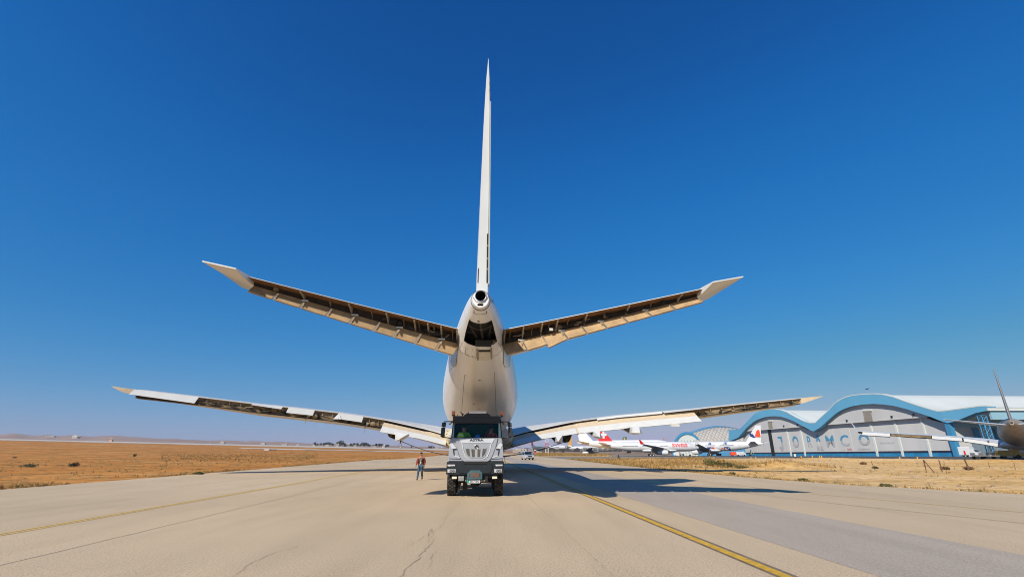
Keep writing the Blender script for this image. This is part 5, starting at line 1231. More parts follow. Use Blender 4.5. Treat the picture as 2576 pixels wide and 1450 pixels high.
# white with blue and red drops
P3, f3 = far_plane('white airliner with red and blue drops on its fin in front of the hangar', (142, 280), (-.62, .785), (.95, .9, .98), -.72, None, None, M_FARW, ((18, 27), (31, 38)))
drop = [(1.0, 10.6), (1.1, 14.2), (1.7, 14.6), (2.9, 14.0), (4.2, 11.6), (4.3, 10.8), (3.2, 10.4)]
fin_mark(f3, P3, [(M_ORED, drop), (M_NAVY, [(4.5, 10.7), (5.6, 12.2), (7.2, 12.6), (7.9, 12.0), (7.4, 11.0), (5.6, 10.2), (3.8, 10.1)])])
for poly, m in (([(20.5, 2.95), (25.5, 3.2), (24.5, 5.2), (21, 5.2)], M_NAVY), ([(24.3, 3.0), (27.6, 3.1), (26.5, 4.6), (24.6, 4.9)], M_ORED), ([(22.5, 6.6), (25, 6.6), (24.6, 7.9), (22.5, 7.9)], M_NAVY),
                ([(33, 4.1), (37, 4.0), (37, 5.1), (33.6, 5.2)], M_NAVY), ([(31.5, 3.9), (33.3, 3.9), (33.3, 5.1), (32, 5.2)], M_ORED), ([(33.5, 6.5), (36, 6.5), (35.4, 7.6), (33.8, 7.6)], M_NAVY)):
    b_ = MB(); on_side(b_, poly, -1, m); b_.build('side_marking', P3, 0)
# the airliner cut by the right edge of the picture
far_plane('tan-brown airliner with grey fin parked nearest the hangar corner at the right edge', (95, 93), (.715, .70), (1, 1, 1), .2, mat('grey_fin_paint', (.34, .33, .32), .5, var=.15, vscale=.6), mat('dirty_shaded_tan', (.40, .31, .215), .45, var=.35, vscale=.7, stretch=(1, .3, 1)), M_FARW, (), False, True)  # tan fuselage colour holds dirt and its shaded side; fin plain grey
# tails beyond
P4, f4 = far_plane('small airliner with red fin standing beyond the blast fence', (16.5, 430), (.35, .94), (.68, .68, .70), .9, M_SWRED, None, None, (), True)
P5, f5 = far_plane('airliner with dark stripes round its rear and gold fin beyond the fence', (51.5, 425), (-.35, .94), (.8, .8, .74), .9, M_GOLD, None, None, (), True)
for y in (9, 11.5):
    b_ = MB(); b_.loft([[Vector((w*1.012*math.sin(k*math.tau/24), yy, c+h*1.012*math.cos(k*math.tau/24))) for k in range(24)] for yy in (y, y+.9) for c, w, h in (fus(yy),)], M_BAYD, caps=False); b_.build('stripe', P5, 0)
P6, f6 = far_plane('airliner showing only its green and gold fin above the red-tailed airliner', (97.5, 420), (-.9, .43), (.85, .85, .84), -.9, M_GREEN, None, None, (), True)
fin_mark(f6, P6, [(M_GOLD, [(1.6, 9), (3.2, 9), (2.6, 16.2), (1.4, 16.2)]), (M_GOLD, [(4.3, 9), (5.0, 9), (3.8, 16), (3.3, 16)])])
P7, f7 = far_plane('airliner with orange striped fin seen end-on far behind the fuselage', (149, 485), (.25, .97), (.9, .9, .9), -1.2, M_FARW, None, None, (), True)
fin_mark(f7, P7, [(M_ORED, [(.2, 8.5), (4.5, 8.5), (2.6, 16.8), (-.2, 16.8)])])

# ------------------------------------------------------------------ hangars
HD = 172.0; HN = Vector((.998, .0637, 0)); HT = Vector((.0637, -.998, 0))
def h8(c): return (1738.8+.325*c[0], 940.2+.325*c[1])
def HF(c, off=0.0, px=False):
    d = ray(*(c if px else h8(c))); t = (HD+off)/(d.x+.0639*d.y); return Vector((t*d.x, t*d.y, CAMH+t*d.z))
M_HBLUE = mat('hangar_blue', (.12, .37, .55), .5, var=.10, vscale=.06, stretch=(1, 1, .3))
M_HWALL = mat('hangar_wall', (.55, .535, .515), .6, var=.1, vscale=.08, stretch=(1, 1, .2))
M_HDOOR = mat('hangar_door', (.57, .55, .525), .6, var=.12, vscale=.12, stretch=(1, 1, .15))
M_HROOF = mat('hangar_roof', (.62, .645, .59), .55, var=.08, vscale=.05)
M_HBASE = mat('hangar_base_blue', (.02, .24, .47), .5, var=.3, vscale=.4)
M_HGLS = mat('hangar_glazing', (.015, .03, .07), .2, var=.5, vscale=.5)
M_LTB = mat('pale_blue_cladding', (.27, .46, .54), .6, var=.08, vscale=.1)
M_STEEL = mat('blue_steel', (.05, .26, .46), .5, var=.15, vscale=.5)
M_LOUV = mat('louvre_brown', (.30, .26, .21), .7, var=.2, vscale=1)
HG = thing('hangar', 'huge wave-roofed hangar with blue fascia and grey lettered doors', 'hangar', HF((1645, 632)))
def hobj(name, mb, angle=25, parent=None):
    o = mb.build(name, None, angle); p = parent or HG; o.parent = p; bpy.context.view_layer.update(); o.matrix_parent_inverse = p.matrix_world.inverted(); return o
upper = [(290, 430), (340, 430), (372, 425), (400, 400), (430, 368), (480, 315), (510, 296), (540, 284), (570, 277), (610, 275), (650, 274), (690, 278), (740, 296), (800, 330), (870, 365), (915, 380), (960, 378), (1000, 340), (1060, 285), (1110, 230), (1140, 208), (1170, 191), (1210, 176), (1250, 167), (1330, 158), (1410, 155), (1480, 160), (1560, 178), (1610, 196), (1660, 215), (1760, 248), (1850, 275), (1905, 290), (1960, 287), (2050, 275), (2150, 262), (2240, 250), (2290, 249)]
lower = [(290, 520), (330, 505), (365, 490), (400, 447), (430, 412), (480, 370), (510, 353), (540, 341), (570, 332), (610, 326), (650, 325), (690, 328), (740, 342), (800, 366), (860, 400), (905, 424), (945, 443), (1000, 410), (1060, 355), (1110, 311), (1140, 290), (1170, 274), (1210, 258), (1250, 247), (1330, 234), (1410, 230), (1480, 234), (1560, 244), (1610, 255), (1660, 268), (1760, 300), (1860, 333), (1920, 358), (1985, 378), (2050, 362), (2120, 333), (2200, 300), (2290, 282)]
fa = MB(); A = []
for u, l in zip(upper, lower):
    a, b = HF(u), HF(l); A.append([a, b, b+HN*3.2, a+HN*3.2])
fa.loft(A, M_HBLUE); hobj('fascia', fa, 20)
rf = MB(); q0 = [HF(u)+HN*.8+Vector((0, 0, -.35)) for u in upper[2:]]
rf.loft([q0, [p+HN*170+Vector((0, 0, 0)) for p in q0]], M_HROOF, closed=False); hobj('roof', rf, 40)
ed = MB(); ed.loft([[HF(u)+HN*-.05+Vector((0, 0, .02)), HF(u)+HN*-.05+Vector((0, 0, .38)), HF(u)+HN*2+Vector((0, 0, .38)), HF(u)+HN*2] for u in upper[10:]], M_HROOF); hobj('roof_edge', ed, 20)
# upper wall above the door head
def head(cx_): return 440-(cx_-415)*.0795
def low_at(x): return interp(x, lower)
uw = MB()
for x0, x1 in ((420, 862), (1022, 1822)):
    n_ = 24; R0 = []
    for i in range(n_+1):
        x = x0+(x1-x0)*i/n_; y0 = head(x); y1 = min(y0-1, low_at(x)-6)
        R0.append([HF((x, y0), 1.6), HF((x, y1), 1.6), HF((x, y1), 2.6), HF((x, y0), 2.6)])
    uw.loft(R0, M_HWALL)
hobj('gable_wall', uw, 20)
hd = MB()
for x0, x1 in ((415, 868), (1015, 1828)): a, b = HF((x0, head(x0)), 1.45), HF((x1, head(x1)), 1.45); hd.loft([[p+Vector((0, 0, -.25)), p+Vector((0, 0, .25)), p+HN*.5+Vector((0, 0, .25)), p+HN*.5+Vector((0, 0, -.25))] for p in (a, b)], M_HWALL)
hobj('door_head', hd)
# doors between the seams: x at the head, x at the foot
seams = [(398, 425), (492, 520), (606, 640), (738, 777), (850, 886), (965, 1005), (1092, 1135), (1226, 1270), (1392, 1448), (1574, 1645), (1796, 1862), (2040, 2098)]
def foot(x): return 627.5+(x-500)*.003
for i in range(len(seams)-1):
    (a0, b0), (a1, b1) = seams[i], seams[i+1]; off = 3.0+(.1 if i % 2 else 0)
    Y0, Y1 = HF((b0, foot(b0)), off).y, HF((b1, foot(b1)), off).y
    def wallpt(Y, z, o): X = HD-.0639*Y; return Vector((X, Y, z))+HN*o
    zt0 = [HF((x, min(head(x)+2, 900) if x < 862 or 1022 < x < 1820 else low_at(x)), 0).z for x in (a0, a1)]
    def topz(Y):
        x = (1288+1252*(HD+off-.0639*Y)/Y-1738.8)/.325-12
        yy = head(x) if (420 < x < 862 or 1022 < x < 1822) else low_at(min(max(x, 300), 2280))-4
        return HF((x, yy)).z+.3
    g0, g1 = apron_z(150, Y0), apron_z(150, Y1); db = MB(); n_ = 8
    R0 = []
    for k in range(n_+1):
        Y = Y0+(Y1-Y0)*(k+(.02 if k == 0 else (-.02 if k == n_ else 0)))/n_; g = apron_z(150, Y)
        R0.append([wallpt(Y, g+2.1, off), wallpt(Y, topz(Y), off), wallpt(Y, topz(Y), off+.4), wallpt(Y, g+2.1, off+.4)])
    db.loft(R0, M_HDOOR); dr = hobj('door_panel', db, 20)
    for nm, z0, z1, m, o2 in (('glazing', 1.25, 2.12, M_HGLS, .12), ('plinth', -.1, 1.27, M_HBASE, 0)):
        b_ = MB(); b_.loft([[wallpt(Y, apron_z(150, Y)+z0, off+o2), wallpt(Y, apron_z(150, Y)+z1, off+o2), wallpt(Y, apron_z(150, Y)+z1, off+.5), wallpt(Y, apron_z(150, Y)+z0, off+.5)] for Y in (Y0-.3, (Y0+Y1)/2, Y1+.3)], m); hobj(nm, b_, 20, dr)
    if i in (2, 3, 4, 8, 9, 10):
        b_ = MB(); w_ = .5 if i != 2 else 1.6; m = M_HROOF if i != 2 else M_HOLE
        b_.loft([[wallpt(Y0+sg*w_, apron_z(150, Y0), off-.25), wallpt(Y0+sg*w_, topz(Y0), off-.25), wallpt(Y0+sg*w_, topz(Y0), off+.1), wallpt(Y0+sg*w_, apron_z(150, Y0), off+.1)] for sg in (-1, 1)], m); hobj('door_post' if i != 2 else 'door_gap', b_, 20)
for q in ([(1328, 288), (1390, 286), (1406, 362), (1342, 368)], [(592, 367), (622, 366), (630, 420), (600, 424)]):
    b_ = MB(); b_.prism([HF(c, 1.35) for c in q], [HF(c, 1.75) for c in q], M_LOUV); hobj('louvre', b_)
    b_ = MB(); a, b = HF((q[0][0]-3, q[0][1]-1), 1.1), HF((q[1][0]+3, q[1][1]-1), 1.1); b_.loft([[p, p+Vector((0, 0, .5)), p+HN*.7+Vector((0, 0, .5)), p+HN*.7] for p in (a, b)], M_HROOF); hobj('louvre_hood', b_)
for c in ((715, 399), (820, 391), (1203, 358), (1550, 328), (1718, 313)):
    b_ = MB(); p = HF(c, 1.2); b_.ball(p, (.5, .45, .4), M_BLK, 8, 5); b_.tube([p, p+HN*.8], .1, M_BLK, 6); hobj('floodlight', b_)
# lettering across the doors: upper half blue, lower half grey
M_LB = mat('letter_blue', (.07, .26, .42), .55); M_LG = mat('letter_grey', (.38, .385, .39), .6); M_LF = mat('letter_faint', (.45, .445, .44), .6); M_LR = mat('letter_red', (.5, .06, .07), .6)
def letter(ch, c, hpx, sx, m_up, m_dn, off=2.95, split=.05):
    p = HF(c, off); hm_ = hpx*.325*p.y/1252; tm = text_mesh(ch, hm_*1.30, .0, hm_*.03, sx*.82)
    bm = bmesh.new(); bm.from_mesh(tm); bmesh.ops.bisect_plane(bm, geom=bm.verts[:]+bm.edges[:]+bm.faces[:], plane_co=(0, split*hm_, 0), plane_no=(0, 1, 0)); bm.to_mesh(tm); bm.free()
    tm.materials.clear(); tm.materials.append(m_up); tm.materials.append(m_dn)
    for f in tm.polygons: f.material_index = 0 if f.center.y > split*hm_ else 1
    if ch == 'J':
        bm = bmesh.new(); bm.from_mesh(tm); x1 = max(v.co.x for v in bm.verts); y1 = max(v.co.y for v in bm.verts)
        f = bm.faces.new([bm.verts.new((x, y, .01)) for x, y in ((x1-.42*hm_*sx, y1-.17*hm_), (x1, y1-.17*hm_), (x1, y1), (x1-.42*hm_*sx, y1))]); f.material_index = 0
        f = bm.faces.new([bm.verts.new((x, y, .01)) for x, y in ((x1-.4*hm_*sx, -y1), (x1-.02, -y1), (x1-.02, -y1+.2*hm_), (x1-.4*hm_*sx, -y1+.2*hm_))]); f.material_index = 1; bm.to_mesh(tm); bm.free()
    if ch == 'A' and hpx > 90:
        bm = bmesh.new(); bm.from_mesh(tm); bmesh.ops.delete(bm, geom=[f for f in bm.faces if f.material_index == 1], context='FACES')
        for x0, x1 in ((-.30, -.02), (.06, .36)):
            f = bm.faces.new([bm.verts.new((hm_*sx*x, hm_*y, 0)) for x, y in ((x0, -.62), (x1, -.62), (x1-.08*(x1 > 0), -.34), ((x0+x1)/2, -.28), (x0+.05, -.34))]); f.material_index = 1
        bm.to_mesh(tm); bm.free()
    o = bpy.data.objects.new('lettering', tm); COL.objects.link(o)
    M = Matrix.Identity(4); M.col[0][:3] = HT; M.col[1][:3] = (0, 0, 1); M.col[2][:3] = -HN; M.translation = p
    o.matrix_world = M; o.parent = HG; o.matrix_parent_inverse = HG.matrix_world.inverted()
for ch, c, sx in (('J', (702, 530), 1.5), ('O', (808, 527), 1.0), ('R', (914, 526), .95), ('A', (985, 524), 1.1), ('M', (1074, 522), 1.4), ('C', (1188, 519), 1.5), ('O', (1338, 511), 1.5)):
    letter(ch, c, 88 if ch != 'A' else 100, sx, M_LB, M_LG)
letter('A', (1184, 583), 11, 1.6, M_LG, M_LG); letter('DAE', (1225, 582), 15, 1.5, M_LR, M_LR); letter('COMPANY', (1338, 579), 13, 1.9, M_LF, M_LF); letter('Excellence', (1512, 531), 16, 1.9, M_LF, M_LF)
# end bay: corner post, canopy column, end wall with blue piers
cp_ = MB(); a = HF((2066, 632), 1.2); cp_.box((a.x, a.y, a.z+6.6), (1.6, 1.9, 13.6), M_STEEL); hobj('corner_pier', cp_)
ew = MB(); Ye = a.y-2.5; ew.box((a.x+62, Ye+2.6, 4.9), (122, .6, 10.8), M_HDOOR); hobj('end_wall', ew)
b_ = MB(); b_.box((a.x+62, Ye+2.5, 11.6), (122, .9, 2.8), M_LTB); hobj('cladding_band', b_)
for dx in (8.5, 16, 25, 36): b_ = MB(); b_.box((a.x+dx, Ye+1.7, 5), (1.5, .8, 10), M_STEEL); hobj('pier', b_)
cR = HF((2288, 268)); b_ = MB(); b_.box((cR.x+80, cR.y+.5, cR.z-2.0), (158, .8, 3.0), M_LTB); hobj('eave', b_)
b_ = MB(); b_.box((cR.x+80, cR.y+.8, cR.z-.2), (160, 2.5, .9), M_HROOF); hobj('eave_gutter', b_)
b_ = MB(); q = [HF((2040, 366), 3), HF((2200, 302), 3), HF((2288, 284), 3)]; b_.loft([q, [p+HN*150 for p in q]], M_HROOF, closed=False); hobj('soffit', b_)
lc = MB(); c0 = Vector((cR.x+.4, cR.y+3, 0)); legs = [Vector((sx, sy, 0)) for sx, sy in ((-.9, -.9), (.9, -.9), (.9, .9), (-.9, .9))]
zt = cR.z-2
for l_ in legs: lc.tube([c0+l_, c0+l_*.9+Vector((0, 0, zt))], .14, M_STEEL, 6)
for k in range(7):
    z0, z1 = zt*k/7, zt*(k+1)/7
    for i in range(4): lc.tube([c0+legs[i]+Vector((0, 0, z0)), c0+legs[(i+1) % 4]+Vector((0, 0, z1))], .09, M_STEEL, 5); lc.tube([c0+legs[i]+Vector((0, 0, z1)), c0+legs[(i+1) % 4]+Vector((0, 0, z1))], .07, M_STEEL, 5)
hobj('lattice_column', lc)
# older hangar with arched front and latticed roof, beyond
OH = thing('hangar', 'smaller arched hangar with latticed blue roof beyond the parked airliners', 'hangar', (170, 440, -2.4))
def oobj(name, mb, angle=25): o = mb.build(name, None, angle); o.parent = OH; bpy.context.view_layer.update(); o.matrix_parent_inverse = OH.matrix_world.inverted(); return o
ac = Vector((154.6, 436, -2.4)); hw, hh_ = 14.5, 20.5
arc = [Vector((hw*math.cos(math.pi*(1-i/24)), 0, hh_*math.sin(math.pi*i/24))) for i in range(25)]
b_ = MB(); b_.prism([ac+p*.93 for p in arc], [ac+p*.93+Vector((0, .5, 0)) for p in arc], M_HROOF); oobj('gable_wall', b_)
b_ = MB(); b_.loft([[ac+p+Vector((0, -.6, 0)), ac+p*.9+Vector((0, -.6, 0)), ac+p*.9+Vector((0, 1, 0)), ac+p+Vector((0, 1, 0))] for p in arc], M_STEEL); oobj('arch_band', b_, 20)
b_ = MB()
for k in range(-4, 5): x = k*2.6; z = min(13.5, hh_*.86*math.sqrt(max(.05, 1-(x/hw)**2))); b_.box(ac+Vector((x, -.12, z/2)), (.22, .2, z), M_TAPE)
oobj('door_seams', b_)
# vault behind: shell plus lattice
def vault(u, v, k=1.0): a = math.pi*v; return Vector((160+66*u, 452+22*math.cos(a)*k*-1, -2.4+(24+2.5*math.sin(math.pi*u))*math.sin(a)*k*(.72+.28*math.sin(math.pi*(.12+.88*u)))))
b_ = MB(); b_.loft([[vault(i/20, j/16, .985) for j in range(17)] for i in range(21)], mat('sand_coloured_roof', (.50, .44, .37), .7, var=.15, vscale=.2), closed=False); oobj('roof_shell', b_, 60)
b_ = MB()
for k in range(-8, 21):
    for sg in (1, -1):
        pts = [vault((k+sg*8*t)/20+ (.0 if sg > 0 else .4), .5*t*1.0, 1.0) for t in [i/10 for i in range(11)] if 0 <= (k+sg*8*t)/20+(.0 if sg > 0 else .4) <= 1]
        if len(pts) > 1: b_.tube(pts, .16, M_STEEL if False else mat('pale_lattice', (.33, .36, .38), .6), 5)
oobj('roof_lattice', b_)
b_ = MB()
for v0, v1 in ((.40, .62), (0, .16)): b_.loft([[vault(i/20, v0+(v1-v0)*j/5, 1.004) for j in range(6)] for i in range(21)], M_STEEL, closed=False)
oobj('roof_band', b_, 60)
# ------------------------------------------------------------------ things along the taxiway and far off
def gz(X, Y):
    if X > 60 and Y > y_edge(X)+1: return apron_z(X, Y)
    if Y > 196 and .04*Y < X < .048*Y+57 and Y < 372: return apron_z(X, Y)+.15+(Y-196)/176*1.0
    if X > x_right(Y) and Y > y_edge(X)+1: return apron_z(X, Y)
    return T(X, Y)
def spot(px, Y): X = (px-1288)/1252*Y; return Vector((X, Y, gz(X, Y)))
M_POST = mat('rusty_iron', (.17, .085, .05), .85, var=.4, vscale=20)
M_FENCE = mat('dark_fence_sheet', (.035, .032, .028), .75, var=.35, vscale=1.2)
# blast fence
fe = thing('blast_fence', 'long dark slatted blast fence behind the scrubby strip', 'fence', (48, 358, 1.35))
for k in range(17):
    x0 = -29+k*3.55; pn = MB(); h = 3.5 if 8 < k < 13 else 2.8
    for j in range(7): pn.box((x0+1.7, -.25+.5*(j/7), .45+j*(h-.5)/7), (3.4, .06, (h-.5)/7*.78), M_FENCE)
    for dx in (.1, 1.2, 2.3, 3.3): pn.tube([(x0+dx, -.1, -.3), (x0+dx, .3, h)], .06, M_LOUV, 5)
    o = pn.build('panel', fe)
# lattice mast
mt = thing('lattice_mast', 'red and white lattice mast standing before the blast fence', 'mast', spot(1376, 300))
for z0, z1, m in ((0, 3.2, M_FARW), (3.2, 6.2, mat('mast_red', (.45, .04, .04), .6)), (6.2, 9, M_FARW), (9, 12, MATS['mast_red'])):
    b_ = MB(); cs = [(-.85, -.4), (.85, -.4), (.85, .6), (-.85, .6)]
    for x, y in cs: b_.tube([(x, y, z0), (x, y, z1)], .1, m, 6)
    n_ = 2
    for i in range(4):
        for k in range(n_):
            a, c = cs[i], cs[(i+1) % 4]; za, zb2 = z0+(z1-z0)*k/n_, z0+(z1-z0)*(k+1)/n_
            b_.tube([(*a, za), (*c, zb2)], .05, m, 5); b_.tube([(*c, za), (*a, zb2)], .05, m, 5)
    b_.build('mast_section', mt)
b_ = MB(); c = spot(1345.5, 290); b_.box(c+Vector((0, 0, .55)), (1.0, .8, 1.1), MATS['mast_red']); b_.box(c+Vector((0, 0, 1.55)), (1.0, .8, .9), M_FARW); b_.tube([c+Vector((0, 0, 2)), c+Vector((0, 0, 2.6))], .06, M_BLK)
tag(b_.build('marker_hut'), 'small red and white marker hut at the left end of the blast fence', 'hut')
# the car following the airliner
M_CAR = mat('silver_car_paint', (.62, .64, .66), .25, .35, var=.06, vscale=2, coat=.6)
cv = gp(1327, 1155.6)
CARO = thing('suv', 'silver suv following far behind on the taxiway right of the truck', 'suv', (cv.x, cv.y+.6, 0), R(12))
b_ = MB()
secs = [(-2.55, .95, .42, .92), (-2.45, .99, .36, 1.02), (-1.4, 1.0, .36, 1.12), (-1.2, 1.0, .36, 1.14), (2.4, 1.0, .38, 1.16), (2.6, .96, .42, 1.1)]
b_.loft([[Vector((x, y, z)) for x, z in ((-w, z0), (w, z0), (w*1.01, (z0+z1)/2), (w*.97, z1), (-w*.97, z1), (-w*1.01, (z0+z1)/2))] for y, w, z0, z1 in secs], M_CAR)
b_.loft([[Vector((x*k, y, z)) for x, y in ((-.95, y0), (.95, y0), (.95, y1), (-.95, y1))] for z, k, y0, y1 in ((1.12, 1, -1.3, 2.5), (1.82, .86, -.55, 2.3), (1.9, .8, -.35, 2.15))], M_CAR)
body = b_.build('body', CARO, 30)
def win(q, nm='window'): w_ = MB(); w_.add(q, [tuple(range(len(q)))], M_DGLASS); return w_.build(nm, CARO, 0)
win([(-.84, -1.25, 1.17), (.84, -1.25, 1.17), (.74, -.62, 1.8), (-.74, -.62, 1.8)], 'windscreen')
for s in (-1, 1):
    win([(s*.965, -1.0, 1.17), (s*.965, .6, 1.17), (s*.85, .6, 1.78), (s*.85, -.5, 1.78)]); win([(s*.965, .75, 1.17), (s*.965, 2.2, 1.17), (s*.85, 2.1, 1.78), (s*.85, .75, 1.78)])
    l_ = MB(); l_.box((s*.74, -2.53, .86), (.34, .08, .2), M_LAMP); l_.build('headlight', CARO)
    l_ = MB(); l_.box((s*1.13, -.95, 1.22), (.22, .12, .18), M_BLK); l_.build('mirror', CARO)
    for y in (-1.6, 1.6):
        w_ = MB(); w_.tube([(s*.74, y, .38), (s*1.0, y, .38)], .38, M_RUB, 18); o = w_.build('wheel', CARO); w_ = MB(); w_.tube([(s*.99, y, .38), (s*1.02, y, .38)], .22, M_SILV, 14); w_.build('rim', o)
b_ = MB(); b_.box((0, -2.53, .84), (.95, .07, .24), M_BLK); b_.build('grille', CARO); b_ = MB(); b_.box((0, -2.54, .48), (1.9, .12, .2), M_ANTH); b_.build('bumper', CARO)
# service vehicles
def van(label, pos, rz, box_m, cab_m, L_=5.5, H=2.8, stripe=None, cat='van'):
    t = thing('service_vehicle', label, cat, pos, rz, 'service vehicles on the apron')
    b_ = MB(); b_.loft([[Vector((x, y, z)) for x, z in ((-1.15, .5), (1.15, .5), (1.15, H-.15), (1.0, H), (-1.0, H), (-1.15, H-.15))] for y in (-L_/2+1.8, L_/2)], box_m); b_.build('body', t)
    b_ = MB(); b_.loft([[Vector((x, y, z)) for x in (-1.1, 1.1) for z in (())] or [Vector((-1.1, y, .5)), Vector((1.1, y, .5)), Vector((1.1, y, zt_)), Vector((-1.1, y, zt_))] for y, zt_ in ((-L_/2, 1.3), (-L_/2+.5, 1.45), (-L_/2+.95, 2.2), (-L_/2+1.75, 2.3))], cab_m); c_ = b_.build('cab', t)
    b_ = MB(); y = -L_/2+.45; b_.add([(-1, y-.02, 1.47), (1, y-.02, 1.47), (1, y+.4, 2.15), (-1, y+.4, 2.15)], [(0, 1, 2, 3)], M_DGLASS); b_.build('windscreen', c_, 0)
    if stripe: b_ = MB(); b_.box((0, 0.9, 1.2), (2.33, .5, 1.2), stripe); b_.build('stripe', t)
    for s in (-1, 1):
        for yy in (-L_/2+1, L_/2-1): b_ = MB(); b_.tube([(s*.8, yy, .42), (s*1.12, yy, .42)], .42, M_RUB, 16); b_.build('wheel', t)
    return t
def apos(px, Y): X = (px-1288)/1252*Y; return (X, Y, apron_z(X, Y))
van('white box truck with red stripe parked at the hangar corner pier', apos(2438, 163), R(20), M_FARW, M_FARW, 5, 3.0, M_SWRED, 'truck')
van('orange service van under the tail with red and blue drops', apos(1847, 262), R(80), M_ORED, M_FARW, 4.6, 2.1)
van('pale low catering van under the tail beside the orange van', apos(1862, 268), R(95), M_FARW, M_FARW, 4.6, 2.2)
van('white pickup van seen under the red-lettered nose', apos(1704, 300), R(70), M_FARW, M_FARG, 4.8, 1.9)
van('yellow ground power van below the plane at the right edge', apos(2535, 118), R(60), M_GOLD, M_GOLD, 4.4, 1.8)
for i, (px, Y, w, h) in enumerate(((2468, 170, 6, 5.5), (2500, 172, 4.5, 5), (2518, 166, 5, 4.6))):
    st = thing('blast_screen', ('tall grey screen beside the white box truck', 'narrow grey screen between two larger ones at the hangar end', 'rightmost grey screen in front of the hangar end wall')[i], 'screen', apos(px, Y), R(8), 'grey screens by the hangar end')
    b_ = MB(); b_.box((0, 0, h/2+.2), (w, .25, h-.4), mat('screen_grey', (.20, .25, .28), .6, var=.15, vscale=.6)); b_.build('sheet', st)
    for s in (-1, 1): b_ = MB(); b_.tube([(s*w*.4, .2, 0), (s*w*.4, .2, h)], .09, M_SILV, 6); b_.tube([(s*w*.4, 1.6, 0), (s*w*.4, .2, h*.7)], .07, M_SILV, 6); b_.build('leg', st)
# baggage dolly by the right edge
for i, px in enumerate((2462, 2484)):
    dl = thing('dolly', ('left dolly of two with small wheels on the apron edge near right border', 'right dolly of two with small wheels under the parked tail')[i], 'dolly', apos(px, 99), R(75), 'dollies on the apron edge')
    b_ = MB(); b_.box((0, 0, .75), (1.5, 2.6, .12), M_FARG); b_.box((0, 1.25, 1.05), (1.5, .06, .5), M_FARG); b_.build('bed', dl)
    for x in (-.6, .6):
        for y in (-.9, .9): b_ = MB(); b_.tube([(x-.1, y, .33), (x+.1, y, .33)], .33, M_RUB, 12); b_.build('wheel', dl)
# ground crew far off
stand = dict(walk); stand.update(knee_l=(.1, -.02, .5), ankle_l=(.1, .02, .09), toe_l=(.12, -.12, .04), knee_r=(-.1, -.02, .5), ankle_r=(-.1, .02, .09), toe_r=(-.12, -.12, .04), face=(.2, -1, 0))
w1 = figure('person', 'ground worker in yellow vest nearest the drops-tailed airliner', apos(1872, 268), .4, stand, [('vest', M_HIVIS, ['chest', 'belly', 'collar', 'shoulder_l', 'shoulder_r'], .03), ('trousers', M_SHIRT, ['pelvis', 'hip_l', 'hip_r', 'knee_l', 'knee_r', 'ankle_l', 'ankle_r'], .02), ('sleeve', M_HIVIS, ['shoulder_l', 'elbow_l', 'wrist_l'], .02), ('sleeve', M_HIVIS, ['shoulder_r', 'elbow_r', 'wrist_r'], .02)], group='ground crew on the apron')
for px, Y, lb, rz in ((1888, 274, 'left of two yellow-vested workers before the hangar door', -.5), (1893.5, 272, 'right of two yellow-vested workers before the hangar door', .9)):
    c = copy_tree(w1, lb); c.location = apos(px, Y); c.rotation_euler = (0, 0, rz)
# fence posts on the sand
PST = [(2323, 1155.6, 2330, 1185, .055, 'thick rusty post carrying the diagonal brace'), (2323.5, 1156, 2351, 1187, .045, 'diagonal rusty brace leaning on the thick post'), (2362, 1157, 2369.5, 1182, .05, 'rusty post between the braced post and a thin rod'),
       (2374, 1159, 2381, 1188, .025, 'thin rod just right of a rusty post on the sand'), (2426, 1154, 2438, 1180, .07, 'thickest leaning rusty post with dry weeds at its foot'), (2191, 1158, 2200, 1177, .03, 'lone thin leaning rod on the sand bank'),
       (2486, 1162, 2489, 1176, .022, 'faint short rod on the sand, next to rightmost'), (2550, 1163, 2555, 1181, .025, 'rightmost thin rod on the sand'), (1985, 1152, 1987, 1172, .025, 'thin stake beside the sand mound'),
       (1778, 1155, 1782, 1163, .05, 'short stump near the large green bush'), (1938, 1158, 1939, 1166, .02, 'tiny stake standing above the sand mound')]
for x0, y0, x1, y1, r, lb in PST:
    b = gp(x1, y1, .08); Y = b.y; b.z = T(b.x, b.y)-.05; a = at(x0, y0, Y+.02); m = MB()
    if 'brace' in lb and 'diagonal rusty brace' in lb: a = at(x0, y0, gp(2330, 1185, .08).y)
    m.tube([b, b.lerp(a, .5)+Vector((.01, 0, 0)), a], r, M_POST, 6); tag(m.build('fence_post'), lb+' at right', 'post', 'old fence posts on the sand')
# marker board, cone sign, edge markers
mb_ = thing('marker_board', 'small white round-cornered board with dark rim at the apron edge', 'sign', spot(1997, 108))
b_ = MB(); q = [Vector((.3*math.copysign(abs(math.cos(a))**.5, math.cos(a)), 0, .62+.36*math.copysign(abs(math.sin(a))**.5, math.sin(a)))) for a in (k*math.tau/20 for k in range(20))]
b_.prism([p for p in q], [p+Vector((0, .08, 0)) for p in q], M_BLK); b_.build('rim', mb_); b_ = MB(); b_.prism([Vector((0, -.012, .62))+(p-Vector((0, 0, .62)))*.8 for p in q], [Vector((0, .01, .62))+(p-Vector((0, 0, .62)))*.8 for p in q], M_FARW); b_.build('face', mb_)
b_ = MB(); b_.tube([(0, .05, -.1), (0, .05, .4)], .05, M_BLK); b_.build('post', mb_)
cs = thing('a_frame_sign', 'dark a-frame sign standing at the edge of the dry grass', 'sign', spot(1554.5, 112))
b_ = MB(); b_.prism([Vector((-.3, -.3, 0)), Vector((.3, -.3, 0)), Vector((.1, 0, 1.0)), Vector((-.1, 0, 1.0))], [Vector((-.3, -.25, 0)), Vector((.3, -.25, 0)), Vector((.1, .05, 1.0)), Vector((-.1, .05, 1.0))], M_BLK); b_.build('board', cs)
